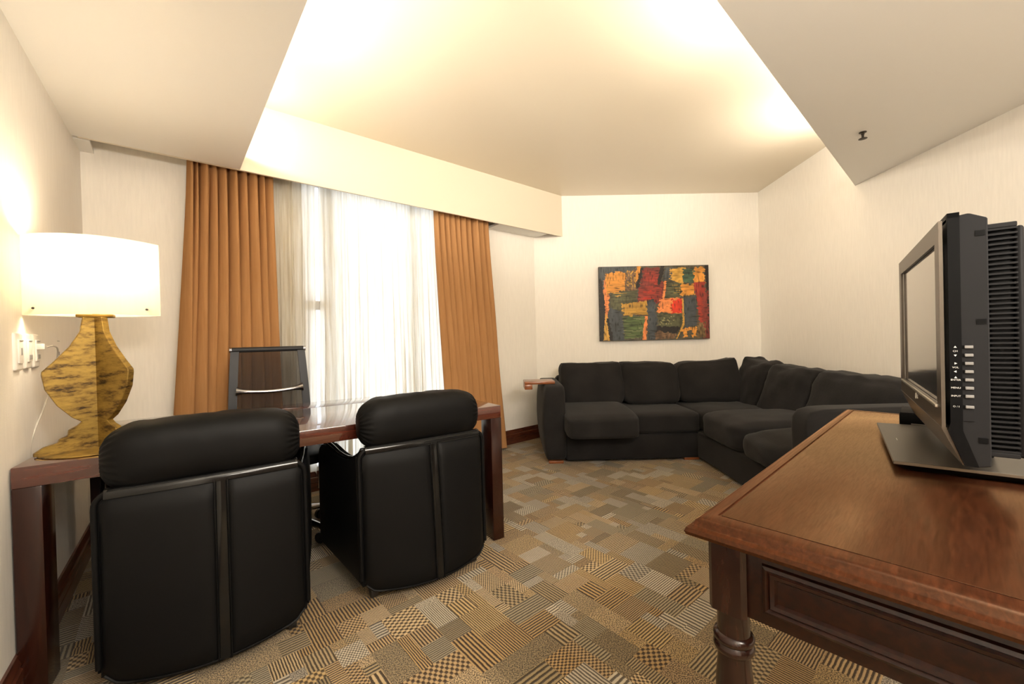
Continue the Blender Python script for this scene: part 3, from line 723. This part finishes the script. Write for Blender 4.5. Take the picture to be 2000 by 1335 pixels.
# wall outlets (local x along the wall, -y into the room)
def outlet(x, z0, z1, w, label, kind, depth=.022):
    root = thing('wall_outlet', label, 'outlet', lw((x), 0, (z0 + z1) / 2), rz_of(-37.6), 'white outlets on the left wall')
    h = (z1 - z0) / 2
    bm = NB(); box(bm, -w / 2, w / 2, -depth, .0, -h, h, .006, 3); obj('plate', bm, M['white'], root, 35)
    bm = NB(); box(bm, -w * .30, w * .30, -depth - .004, -depth + .002, -h * .62, h * .66, .002); obj('insert', bm, M['white'], root, 35)
    bm = NB(); box(bm, -w * .24, w * .24, -depth - .006, -depth - .003, h * .56, h * .60, 0); obj('slot', bm, M['greyplug'], root)
    if kind == 0:
        bm = NB(); box(bm, -.004, .004, -depth - .006, -depth - .003, -.012, .012, 0); obj('slot', bm, M['greyplug'], root)
    else:
        bm = NB(); box(bm, -.014, .014, -depth - .006, -depth - .003, -h * .48, -h * .22, .001); obj('socket', bm, M['greyplug'], root)
outlet(2.112, 1.037, 1.163, .070, 'white wall switch plate, first of three towards the camera', 0)
outlet(2.212, 1.040, 1.163, .070, 'white wall outlet in the middle of three beside the lamp', 1)
outlet(2.308, 1.040, 1.163, .070, 'white wall outlet holding the lamp cord plug', 1)
outlet(2.69, 1.05, 1.167, .075, 'cream wall plate half hidden behind the gold lamp', 1, .006)

# ------------------------------------------------------------------ sectional sofa
so = thing('sectional_sofa', 'charcoal microfibre corner sofa with wide arms under the painting', 'sofa', (0.30, 3.60, 0), 0)
OX, OY = .30, 3.60
def sbox(name, x0, x1, y0, y1, z0, z1, bev=.025, mat=None, lab=None):
    bm = NB(); box(bm, x0 - OX, x1 - OX, y0 - OY, y1 - OY, z0, z1, bev, 3); return obj(name, bm, mat or M['sofa'], so, 50, label=lab)
def scush(name, c, s, **k):
    bm = NB(); cushion(bm, (c[0] - OX, c[1] - OY, c[2]), s, **k); return obj(name, bm, M['sofa'], so, 60)
sbox('base', .45, 1.63, 3.63, 4.50, .018, .245)
sbox('base', 1.60, 2.66, 2.38, 4.50, .018, .245)
sbox('back_frame', .45, 2.66, 4.36, 4.54, .10, .70, .05)
sbox('back_frame', 2.50, 2.68, 2.38, 4.50, .10, .70, .05)
# arms: slightly bowed slabs
def arm_shape_l(d, p): 
    if p.x < 0: d.x -= .028 * (1 - p.z ** 2)
    d.x += .012 * p.z * 0
    return d
scush('arm', (.365, 4.06, .348), (.185, .90, .665), n=11, cuts=11, wr=.003, freq=4, shape=arm_shape_l)
scush('arm', (2.10, 2.295, .348), (1.06, .165, .665), n=11, cuts=11, wr=.003, freq=4)
# seat cushions
def droop(d, p):
    f = max(0, (-p.y)) ** 1.5
    d.z -= .035 * f; return d
scush('seat_cushion', (.742, 3.86, .375), (.61, .92, .175), n=11, cuts=13, puff=(0, 0, .010), wr=.004, seed=1, shape=droop)
scush('seat_cushion', (1.335, 3.95, .330), (.60, .68, .175), n=11, cuts=13, puff=(0, 0, .010), wr=.004, seed=2)
scush('seat_cushion', (1.98, 3.93, .335), (.70, .70, .175), n=9, puff=(0, 0, .012), wr=.011, freq=8, seed=3)
scush('seat_cushion', (2.04, 3.22, .345), (.93, .61, .215), n=8, cuts=13, puff=(.012, 0, .022), wr=.011, freq=8, seed=4)
scush('seat_cushion', (2.03, 2.64, .335), (.95, .54, .20), n=5, cuts=13, puff=(.02, 0, .022), wr=.011, freq=8, seed=5)
# back cushions with soft peaked corners
def crown(pk_l, pk_r, sag=.02):
    def f(d, p):
        if p.z > -.2:
            w = (p.z + .2) / 1.2
            d.z += w * (pk_l * max(0, -p.x) ** 3 + pk_r * max(0, p.x) ** 3 - sag * (1 - p.x ** 2))
        d.y += .06 * (p.z)                            # lean back
        return d
    return f
def crown_y(pk_a, pk_b, sag=.02):
    def f(d, p):
        if p.z > -.2:
            w = (p.z + .2) / 1.2
            d.z += w * (pk_a * max(0, -p.y) ** 3 + pk_b * max(0, p.y) ** 3 - sag * (1 - p.y ** 2))
        d.x += .07 * p.z
        return d
    return f
scush('back_cushion', (.785, 4.20, .63), (.62, .22, .41), n=7.5, cuts=13, puff=(0, .030, 0), wr=.011, freq=8, seed=6, shape=crown(.02, .02, 0.0))
scush('back_cushion', (1.365, 4.20, .63), (.56, .22, .40), n=7.5, cuts=13, puff=(0, .030, 0), wr=.011, freq=8, seed=7, shape=crown(.02, -.01, 0.0))
scush('back_cushion', (1.955, 4.21, .625), (.62, .22, .40), n=7.5, cuts=13, puff=(0, .030, 0), wr=.011, freq=8, seed=8, shape=crown(-.02, .045, .0))
scush('back_cushion', (2.38, 4.03, .59), (.24, .44, .46), n=6, cuts=13, puff=(.03, 0, 0), wr=.019, freq=9, seed=9, shape=crown_y(-.02, .06, 0))
scush('back_cushion', (2.38, 3.53, .575), (.24, .58, .44), n=6, cuts=13, puff=(.03, 0, 0), wr=.019, freq=9, seed=10, shape=crown_y(-.01, .03, 0))
scush('back_cushion', (2.38, 2.83, .575), (.23, .82, .42), n=6, cuts=13, puff=(.03, 0, 0), wr=.019, freq=9, seed=11, shape=crown_y(.0, .035, 0))
for (x, y) in ((.36, 3.68), (1.55, 3.69), (.36, 4.40), (1.66, 2.30), (2.5, 2.30), (2.5, 4.40)):
    sbox('foot', x - .065, x + .065, y - .05, y + .05, 0, .022, .003, M['tray'], 'low reddish wooden foot')
# wooden arm tray straddling the left arm
tyt = thing('arm_tray', 'small reddish wooden tray resting over the left sofa arm', 'tray', (.20, 3.86, .684), R(2))
bm = NB(); box(bm, -.10, .175, -.115, .115, .0, .026, .004); obj('tray_top', bm, M['tray'], tyt, 35)
bm = NB(); box(bm, -.10, -.03, -.115, .115, -.045, .001, .004); obj('tray_lip', bm, M['tray'], tyt, 35)

# ------------------------------------------------------------------ painting
def build_painting():
    W, H = 1.222, .815; NX, NY = 214, 142
    rng = random.Random(5)
    img = [[(.10, .09, .07)] * NX for _ in range(NY)]
    def poly(pts, col, jag=.012, var=.22, streak=(60, 8), dens=1.0):
        for j in range(NY):
            y = (j + .5) / NY
            for i in range(NX):
                x = (i + .5) / NX
                jx = x + jag * noise.noise(Vector((x * 40, y * 40, len(pts) + col[0] * 9))); jy = y + jag * noise.noise(Vector((x * 40, y * 40, 7 + col[1] * 9)))
                if inside(pts, (jx, jy)):
                    s = noise.noise(Vector((x * streak[0], y * streak[1], col[2] * 31))) ; s2 = noise.noise(Vector((x * 9, y * 9, col[0] * 17)))
                    if dens < 1 and s * .5 + .5 > dens: continue
                    k = 1.0 * (1 + var * s * 1.5 + var * s2)
                    img[j][i] = tuple(max(0, c * k) for c in col)
    OR = (.72, .30, .045); YO = (.66, .36, .06); RD = (.34, .035, .02); DR = (.20, .03, .022); GR = (.085, .085, .04); BL = (.055, .066, .075); SL = (.075, .085, .09)
    GN = (.075, .115, .035); BK = (.012, .009, .008); SA = (.78, .25, .07); BR = (.16, .09, .045); HR = (.62, .035, .01)
    # coordinates: x right, y down, both 0..1
    poly([(0, 0), (1, 0), (1, 1), (0, 1)], (.085, .075, .05), 0)
    poly([(0, 0), (.36, 0), (.34, .10), (.10, .10), (.05, .3), (0, .3)], SL)
    poly([(.04, .18), (.09, .18), (.08, .75), (.055, .98), (.03, .6)], SA, .02)
    poly([(0, .15), (.03, .2), (.05, .6), (.03, 1), (0, 1)], BK)
    poly([(.05, .62), (.07, .7), (.10, 1), (.03, 1)], YO)
    poly([(.06, .09), (.25, .07), (.24, .33), (.06, .36)], OR, .03, .15, (8, 60))
    poly([(.25, .07), (.35, .04), (.34, .33), (.24, .33)], BR, .02, .6, (50, 30))
    poly([(.25, .05), (.34, .02), (.33, .3), (.25, .3)], YO, .02, .3, (60, 30), .42)
    poly([(.34, 0), (.385, 0), (.37, .15), (.33, .22)], OR, .01)
    poly([(.38, .02), (.41, .02), (.36, .30), (.33, .30)], BK)
    poly([(.41, .02), (.56, .02), (.55, .2), (.60, .22), (.57, .50), (.34, .52), (.37, .25)], DR, .02, .3, (12, 40))
    poly([(.40, .06), (.53, .08), (.53, .25), (.40, .2)], RD, .03, .4, (10, 50))
    poly([(.36, .28), (.57, .28), (.56, .5), (.36, .46)], (.30, .035, .022), .03, .3, (8, 40))
    poly([(.40, .35), (.52, .34), (.48, .47), (.38, .47)], HR, .03, .3, (8, 60), .45)
    poly([(.56, 0), (.60, 0), (.57, .16), (.55, .27), (.53, .25)], BK)
    poly([(.60, .02), (.68, .02), (.66, .18), (.58, .2)], SL, .02, .4)
    poly([(.65, .05), (.80, .02), (.78, .2), (.74, .27), (.65, .18)], YO, .03, .25, (30, 30))
    poly([(.76, .05), (.88, .05), (.87, .24), (.76, .22)], (.05, .10, .06), .025, .6, (12, 50))
    poly([(.86, .03), (.96, .02), (.97, .24), (.86, .24)], OR, .03, .2, (30, 12))
    poly([(.965, 0), (1, 0), (1, 1), (.98, .5)], BK)
    poly([(.595, .20), (.62, .22), (.585, .48), (.565, .50)], SA, .008)
    poly([(.61, .22), (.75, .24), (.76, .42), (.60, .46)], GR, .02, .5, (14, 55))
    poly([(.68, .24), (.77, .30), (.77, .40), (.68, .38)], YO, .03, .4, (14, 70), .40)
    poly([(.74, .25), (.86, .26), (.87, .40), (.75, .42)], OR, .03, .25, (14, 50))
    poly([(.86, .24), (.965, .22), (.985, .9), (.92, .95), (.88, .42)], RD, .02, .35, (50, 10))
    poly([(.94, .40), (.99, .35), (1, 1), (.93, 1)], DR, .03, .4, (50, 10))
    poly([(.10, .36), (.34, .32), (.34, .50), (.22, .52), (.18, .62), (.09, .55)], GR, .02, .5, (10, 55))
    poly([(.10, .37), (.33, .32), (.33, .36), (.12, .42)], YO, .02, .4, (8, 60), .38)
    poly([(.20, .50), (.42, .48), (.44, .66), (.22, .67)], (.50, .27, .04), .025, .3, (8, 40))
    poly([(.08, .55), (.19, .60), (.21, .72), (.22, 1), (.11, 1), (.07, .70)], BL, .015, .3, (40, 8))
    poly([(.055, .70), (.08, .70), (.12, 1), (.09, 1)], BK)
    poly([(.205, .68), (.42, .68), (.40, .96), (.22, .98)], GN, .015, .5, (8, 60))
    poly([(.205, .68), (.40, .68), (.40, .96), (.22, .98)], (.25, .27, .12), .015, .3, (6, 90), .33)
    poly([(.41, .68), (.435, .68), (.42, 1), (.38, 1)], SA, .01)
    poly([(.43, .47), (.50, .45), (.51, .60), (.52, .78), (.50, 1), (.43, 1), (.44, .66)], BL, .015, .4, (20, 12))
    poly([(.55, .45), (.74, .43), (.73, .66), (.52, .63)], SA, .025, .25, (20, 30))
    poly([(.66, .46), (.755, .45), (.75, .65), (.65, .64)], HR, .03, .3, (20, 20))
    poly([(.53, .63), (.76, .66), (.75, .80), (.72, .84), (.53, .82)], GR, .015, .4, (40, 20))
    poly([(.55, .70), (.70, .68), (.66, .80), (.53, .80)], (.40, .36, .16), .01, .3, (90, 40), .36)
    poly([(.51, .82), (.72, .83), (.70, .92), (.50, .90)], BK, .02)
    poly([(.51, .88), (.70, .93), (.68, .98), (.50, 1)], BR, .03, .5)
    poly([(.76, .44), (.88, .42), (.88, .82), (.78, .86), (.755, .6)], BL, .012, .25, (30, 12))
    poly([(.75, .45), (.765, .45), (.77, .80), (.70, 1), (.69, 1), (.755, .78)], YO, .004)
    poly([(.74, .86), (.88, .83), (.88, .87), (.74, .90)], OR, .015)
    for x in (.76, .84): poly([(x, .88), (x + .035, .87), (x + .04, .97), (x, .98)], OR, .02)
    poly([(.88, .80), (.95, .78), (.96, .98), (.88, .98)], (.16, .10, .04), .03, .5, (50, 20))
    for j in range(NY):
        for i in range(NX):
            x, y = i / NX, j / NY
            a = noise.noise(Vector((x * 16, y * 70, 3))); b = noise.noise(Vector((x * 90, y * 16, 9))); c = noise.noise(Vector((x * 6, y * 5, 1)))
            d = max(0, (a if c > 0 else b) - .12) * 1.7
            img[j][i] = tuple(q * (1 - min(.75, d)) for q in img[j][i])
    root = thing('painting', 'unframed abstract canvas of red, orange and slate strokes above the sofa', 'painting', (1.581, 4.625, 1.456), R(1.5))
    root.rotation_euler = (0, R(0.15), R(1.5))
    bm = NB(); box(bm, -W / 2, W / 2, -.034, -.004, -H / 2, H / 2, .003)
    obj('canvas', bm, plain('dark_canvas_edge', (.035, .028, .022), .7), root, 35)
    bm = NB(); rows = grid(bm, lambda u, v: ((u - .5) * (W - .004), -.0355 + .0008 * noise.noise(Vector((u * 60, v * 40, 0))), (.5 - v) * (H - .004)), NX, NY)
    bm.faces.ensure_lookup_table()
    me = bpy.data.meshes.new('painted_face'); bmesh.ops.recalc_face_normals(bm, faces=bm.faces); bm.to_mesh(me); bm.free()
    ca = me.attributes.new('paint', 'FLOAT_COLOR', 'FACE')
    ca.data.foreach_set('color', [c for j in range(NY) for i in range(NX) for c in (*img[j][i], 1)])
    m, nt, b = new_mat('oil_paint'); a = nt.nodes.new('ShaderNodeAttribute'); a.attribute_name = 'paint'
    nt.links.new(a.outputs['Color'], b.inputs['Base Color']); b.inputs['Roughness'].default_value = .45
    me.materials.append(m); o = bpy.data.objects.new('painted_face', me); COL.objects.link(o); o.parent = root
build_painting()

# ------------------------------------------------------------------ writing desk (local x along its length, body towards -y)
DF = Vector((.323, .803)); DA = rz_of(47.1); DZ = .75; DL, DW = 1.58, .66
dk = thing('writing_desk', 'dark mahogany writing desk with moulded top and turned leg', 'desk', (DF.x, DF.y, 0), DA)
def frame_sweep(bm, prof, x0, x1, y0, y1):
    """closed moulding: prof = [(inset, z)] swept around the rectangle"""
    rings = [[bm.verts.new(p) for p in ((x0 + i, y0 + i, z), (x1 - i, y0 + i, z), (x1 - i, y1 - i, z), (x0 + i, y1 - i, z))] for i, z in prof]
    for a, b_ in zip(rings, rings[1:]):
        for k in range(4): bm.faces.new((a[k], a[(k + 1) % 4], b_[(k + 1) % 4], b_[k]))
    return rings
bm = NB()
prof = [(.045, DZ - .040), (.012, DZ - .040), (.003, DZ - .036), (.0, DZ - .029), (.003, DZ - .022), (.010, DZ - .019), (.013, DZ - .017), (.016, DZ - .008), (.022, DZ - .003), (.030, DZ - .0005), (.040, DZ), (.046, DZ), (.047, DZ - .003), (.050, DZ - .003)]
rg = frame_sweep(bm, prof, 0, DL, -DW, 0); bm.faces.new(rg[0]); bm.faces.new(rg[-1][::-1])
obj('desk_top', bm, M['deskedge'], dk, 40)
bm = NB(); box(bm, .051, DL - .051, -DW + .051, -.051, DZ - .006, DZ - .0005, .001); obj('top_panel', bm, M['desk'], dk, 35)
# aprons
AT, AB = DZ - .040, DZ - .172
def raised_panel(parent, x, ya, yb, zb, zt):
    """picture-frame moulding on the end apron, facing -x"""
    t = bmesh.new(); prof = [(0, 0), (.002, -.006), (.007, -.009), (.011, -.004), (.014, -.007), (.020, -.005), (.024, .0)]
    rings = [[t.verts.new((x + d, a, c)) for a, c in ((ya + i, zb + i), (yb - i, zb + i), (yb - i, zt - i), (ya + i, zt - i))] for i, d in prof]
    for a, b_ in zip(rings, rings[1:]):
        for k in range(4): t.faces.new((a[k], a[(k + 1) % 4], b_[(k + 1) % 4], b_[k]))
    bm = NB(); merge(bm, t); return obj('panel_moulding', bm, M['deskbody'], parent, 30)
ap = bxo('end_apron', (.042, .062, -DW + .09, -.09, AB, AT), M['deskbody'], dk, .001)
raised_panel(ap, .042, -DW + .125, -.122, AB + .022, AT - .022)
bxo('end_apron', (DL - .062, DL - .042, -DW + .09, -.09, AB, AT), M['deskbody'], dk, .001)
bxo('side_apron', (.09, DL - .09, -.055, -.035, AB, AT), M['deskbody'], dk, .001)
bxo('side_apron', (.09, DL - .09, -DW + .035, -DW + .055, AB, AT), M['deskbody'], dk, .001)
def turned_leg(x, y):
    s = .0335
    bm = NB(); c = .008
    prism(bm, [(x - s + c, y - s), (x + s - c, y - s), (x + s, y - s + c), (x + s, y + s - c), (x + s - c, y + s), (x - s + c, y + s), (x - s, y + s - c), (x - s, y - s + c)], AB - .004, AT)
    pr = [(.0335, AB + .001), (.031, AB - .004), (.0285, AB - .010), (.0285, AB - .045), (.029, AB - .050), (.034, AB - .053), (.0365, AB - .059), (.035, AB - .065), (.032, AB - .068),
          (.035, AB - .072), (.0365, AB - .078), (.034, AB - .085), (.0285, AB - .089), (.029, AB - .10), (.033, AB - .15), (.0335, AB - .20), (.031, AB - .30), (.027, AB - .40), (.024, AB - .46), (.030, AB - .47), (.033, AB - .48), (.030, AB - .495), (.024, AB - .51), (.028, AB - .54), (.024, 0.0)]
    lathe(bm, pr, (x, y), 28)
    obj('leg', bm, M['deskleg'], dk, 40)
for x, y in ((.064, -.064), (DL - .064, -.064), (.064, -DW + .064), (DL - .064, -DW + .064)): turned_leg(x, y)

# ------------------------------------------------------------------ television (local x along the screen from the near edge, +y to the front)
TV = thing('television', 'grey flat television on a dark stand, showing its side buttons', 'television', (.937, 1.029, DZ), rz_of(38))
zt = lambda z: z - DZ                                # heights below are given above the floor
# screen and bezel
YS = -.068
X0, X1, Z0, Z1 = -.128, .585, .888, 1.326           # bezel face
SX0, SX1, SZ0_, SZ1_ = -.080, .535, .932, 1.284      # visible screen
def front_box(name, x0, x1, y0, y1, z0, z1, mat, bev=.003, parent=None, label=None):
    bm = NB(); box(bm, x0, x1, y0, y1, zt(z0), zt(z1), bev); return obj(name, bm, mat, parent or TV, 35, label=label)
bz = NB()
prism(bz, [(X0, zt(Z1)), (X1, zt(Z1)), (X1, zt(SZ1_)), (X0, zt(SZ1_))], YS - .006, YS, lambda a, b_, h: (a, h, b_))
prism(bz, [(X0, zt(SZ1_)), (SX0, zt(SZ1_)), (SX0, zt(SZ0_)), (X0, zt(SZ0_))], YS - .006, YS, lambda a, b_, h: (a, h, b_))
prism(bz, [(SX1, zt(SZ1_)), (X1, zt(SZ1_)), (X1, zt(SZ0_)), (SX1, zt(SZ0_))], YS - .006, YS, lambda a, b_, h: (a, h, b_))
prism(bz, [(X0, zt(SZ0_)), (X1, zt(SZ0_)), (X1, zt(Z0)), (X0, zt(Z0))], YS - .006, YS, lambda a, b_, h: (a, h, b_))
bezel = obj('bezel', bz, M['tvbezel'], TV, 30, label='brown gloss bezel')
front_box('screen', SX0, SX1, YS - .014, YS - .007, SZ0_, SZ1_, M['tvscreen'], 0, label='dark reflective screen')
front_box('silver_line', SX0 - .004, SX1 + .004, YS - .004, YS + .004, SZ0_ - .008, SZ0_ - .001, M['tvsilver'], .001)
# recessed black reveal, then proud black surround with sloping chin
front_box('reveal', X0 - .001, X1 + .004, YS - .020, YS - .0148, Z0, Z1 - .001, M['tvblack'], 0)
sd = NB(); XS0, XS1 = -.136, .592
prof = [(YS - .012, zt(1.338)), (YS - .030, zt(1.338)), (YS - .030, zt(.885)), (YS - .052, zt(.812)), (YS - .032, zt(.812)), (YS - .008, zt(.885)), (YS - .012, zt(.90))]
for (xa, xb) in ((XS0, XS0 + .010), (XS1 - .010, XS1)):
    prism(sd, prof, xa, xb, lambda a, b_, h: (h, a, b_))
prism(sd, [(YS - .012, zt(1.328)), (YS - .012, zt(1.338)), (YS - .030, zt(1.338)), (YS - .030, zt(1.328))], XS0, XS1, lambda a, b_, h: (h, a, b_))
surround = obj('surround', sd, M['tvblack'], TV, 30, label='black surround strip')
ch = NB(); prism(ch, [(YS + .001, zt(.888)), (YS - .030, zt(.888)), (YS - .050, zt(.812)), (YS - .030, zt(.812))], XS0 + .009, XS1 - .009, lambda a, b_, h: (h, a, b_))
obj('speaker_chin', ch, M['tvbezel'], TV, 30)
# housing
hs = NB()
prism(hs, [(YS - .028, zt(1.332)), (YS - .044, zt(1.334)), (YS - .070, zt(1.320)), (YS - .070, zt(.826)), (YS - .070, zt(.815)), (YS - .048, zt(.810)), (YS - .028, zt(.870))], XS0 + .004, XS1 - .004, lambda a, b_, h: (h, a, b_), .002, 1)
housing = obj('housing', hs, M['tvgrey'], TV, 30)
for z in (1.285, 1.105, .862):
    bm = NB(); box(bm, XS0 + .0028, XS0 + .006, YS - .066, YS - .052, zt(z), zt(z + .011), 0); obj('side_notch', bm, M['tvblack'], housing)
# rear bulge with ventilation slats
rb = NB(); box(rb, XS0 + .028, XS1 - .028, YS - .112, YS - .069, zt(.838), zt(1.306), .010, 3); rear = obj('rear_cover', rb, M['tvblack'], TV, 40)
rp = NB(); box(rp, XS0 + .020, XS1 - .020, YS - .122, YS - .110, zt(.835), zt(1.300), .006, 3); obj('rear_panel', rp, M['tvgrey'], TV, 40)
NS = 46; me = None
for k in range(NS):
    z = .846 + (1.296 - .846) * k / (NS - 1)
    if me is None:
        bm = NB(); box(bm, XS0 + .018, XS0 + .034, YS - .112, YS - .069, -.0019, .0019, 0); s_ = obj('vent_slat', bm, M['tvgrey'], rear); me = s_.data
    else:
        s_ = bpy.data.objects.new('vent_slat', me); COL.objects.link(s_); s_.parent = rear
    s_.location = (0, 0, zt(z))
for (za, zb) in ((1.298, 1.308), (.834, .844)):
    bm = NB(); box(bm, XS0 + .018, XS0 + .034, YS - .112, YS - .069, zt(za), zt(zb), .002); obj('vent_edge', bm, M['tvgrey'], rear)
# side buttons and their printed names
bp_ = NB(); box(bp_, XS0 + .0025, XS0 + .006, YS - .0475, YS - .030, zt(.905), zt(1.075), .0005); bplate = obj('button_strip', bp_, M['tvgrey'], TV)
BZ = [1.059, 1.042, 1.025, 1.008, .991, .974, .957, .935]
for z in BZ:
    bm = NB(); box(bm, XS0 - .0008, XS0 + .004, YS - .0465, YS - .034, zt(z - .003), zt(z + .003), .001); obj('button', bm, plain('button_grey', (.16, .155, .15), .4) if z == BZ[0] else bpy.data.materials['button_grey'], bplate)
    bm = NB(); box(bm, XS0 + .0018, XS0 + .003, YS - .034, YS - .031, zt(z - .0035), zt(z + .0035), 0); obj('button_gap', bm, M['tvblack'], bplate)
def text_mesh(txt, size, align='CENTER'):
    cu = bpy.data.curves.new('text', 'FONT'); cu.body = txt; cu.size = size; cu.align_x = align; cu.align_y = 'CENTER'; cu.extrude = 0.0002; cu.resolution_u = 2
    o = bpy.data.objects.new('text', cu); COL.objects.link(o)
    me = bpy.data.meshes.new_from_object(o.evaluated_get(bpy.context.evaluated_depsgraph_get()))
    bpy.data.objects.remove(o); return me
def side_text(txt, size, z, y=YS - .0205):
    me = text_mesh(txt, size); me.materials.append(M['print'])
    o = bpy.data.objects.new('button_label', me); COL.objects.link(o); o.parent = surround
    # glyph x -> -y (to the rear), glyph y -> z, facing -x
    o.matrix_local = Matrix(((0, 0, -1, XS0 - .0004), (-1, 0, 0, y), (0, 1, 0, zt(z)), (0, 0, 0, 1)))
def tri(z, ang, y=YS - .0205):
    bm = NB(); r = .0026
    prism(bm, [(y + r * math.cos(ang + k * 2.0944), zt(z) + r * math.sin(ang + k * 2.0944)) for k in range(3)], XS0 - .0006, XS0 + .0006, lambda a, b_, h: (h, a, b_))
    obj('button_label', bm, M['print'], surround)
tri(1.059, math.pi / 2); side_text('CH', .0052, 1.0505); tri(1.042, -math.pi / 2)
tri(1.025, math.pi); side_text('VOL', .0050, 1.0165); tri(1.008, 0)
tri(.9955, math.pi / 2); side_text('ENTER', .0050, .9905); side_text('MENU', .0052, .974); side_text('INPUT', .0050, .957); side_text('O / I', .0050, .935)
# maker's mark on the chin of the bezel
lg = NB()
for (a0, a1) in ((0, 2 * math.pi),):
    tube(lg, [(.232 + .0075 * math.cos(k * 2 * math.pi / 20), YS + .0006, zt(.911) + .0075 * math.sin(k * 2 * math.pi / 20)) for k in range(20)], .0011, 6, closed=True)
box(lg, .2295, .2305, YS, YS + .001, zt(.907), zt(.915)); box(lg, .2305, .2345, YS, YS + .001, zt(.907), zt(.908))
obj('maker_mark', lg, plain('mark_silver', (.75, .73, .70), .35, .3), bezel, 40)
me = text_mesh('LG', .016); me.materials.append(bpy.data.materials['mark_silver'])
o = bpy.data.objects.new('maker_mark', me); COL.objects.link(o); o.parent = bezel
o.matrix_local = Matrix(((-1, 0, 0, .207), (0, 0, 1, YS + .0006), (0, 1, 0, zt(.911)), (0, 0, 0, 1)))
# stand
st = NB()
def stand_poly(i): return [(.0 + i, .0 - i), (.545 - i, 0 - i), (.560 - i, -.23 + i), (.005 + i, -.265 + i)]
prism(st, stand_poly(0), .016, .024, None, .001, 1)
obj('stand_plate', st, M['standtop'], TV, 30, label='dark gunmetal stand plate')
st = NB(); t = bmesh.new()
lo = [t.verts.new((x, y, 0)) for x, y in stand_poly(.026)]; hi = [t.verts.new((x, y, .0165)) for x, y in stand_poly(.002)]
t.faces.new(lo); t.faces.new(hi[::-1])
for k in range(4): t.faces.new((lo[k], lo[(k + 1) % 4], hi[(k + 1) % 4], hi[k]))
merge(st, t); obj('stand_base', st, M['tvblack'], TV, 30)
st = NB(); box(st, .15, .36, -.20, -.145, .02, .16, .01); obj('stand_neck', st, M['tvblack'], TV, 35)
bm = NB(); box(bm, .262, .292, -.030, -.0285, .0242, .0247); obj('maker_mark', bm, M['print'], TV)
# black set-top box behind it
sb = thing('set_top_box', 'flat black set top box behind the television stand', 'set-top box', (1.363, 1.471, DZ), rz_of(135))
bxo('case', (.0, .24, 0, .17, .004, .052), M['tvblack'], sb, .004)
bxo('lid', (.002, .238, .002, .168, .051, .056), M['tvgrey'], sb, .002)
bxo('front_line', (.03, .22, -.001, .002, .016, .019), M['tvsilver'], sb, 0)
for (x, y) in ((.02, .02), (.22, .02), (.02, .15), (.22, .15)):
    bm = NB(); lathe(bm, [(.010, 0), (.010, .005)], (x, y), 10); obj('foot', bm, M['plastic'], sb)
# television cables trailing off the back of the stand
bm = NB(); tube(bm, [(1.10, .92, .875), (1.16, .90, .83), (1.19, .905, .775), (1.26, .93, .757), (1.34, .96, .756)], .004, 6)
tag(obj('television_cable', bm, M['plastic'], None, 60), 'black cable trailing behind the television', 'cable')

# ------------------------------------------------------------------ small things
sk = thing('sprinkler_head', 'small dark sprinkler head hanging from the soffit', 'sprinkler', (2.02, 2.37, ZS), R(47))
bm = NB(); lathe(bm, [(.018, 0), (.018, -.004), (.008, -.006), (.008, -.014), (.006, -.016), (.006, -.036)], seg=12); obj('body', bm, M['brass'], sk, 40)
bm = NB(); lathe(bm, [(.020, -.036), (.021, -.038), (.008, -.041)], seg=12); obj('deflector', bm, M['brass'], sk, 40)
bm = NB(); p = [tloc(-1.60, .90), tloc(-1.68, .86), tloc(-1.72, .74), tloc(-1.64, .62), tloc(-1.50, .60)]
tube(bm, [(p[0].x, p[0].y, .10), (p[1].x, p[1].y, .03), (p[2].x, p[2].y, .008), (p[3].x, p[3].y, .008), (p[4].x, p[4].y, .008)], .006, 6)
tag(obj('floor_cable', bm, M['plastic'], None, 60), 'black power cable on the carpet beside the rear table leg', 'cable')
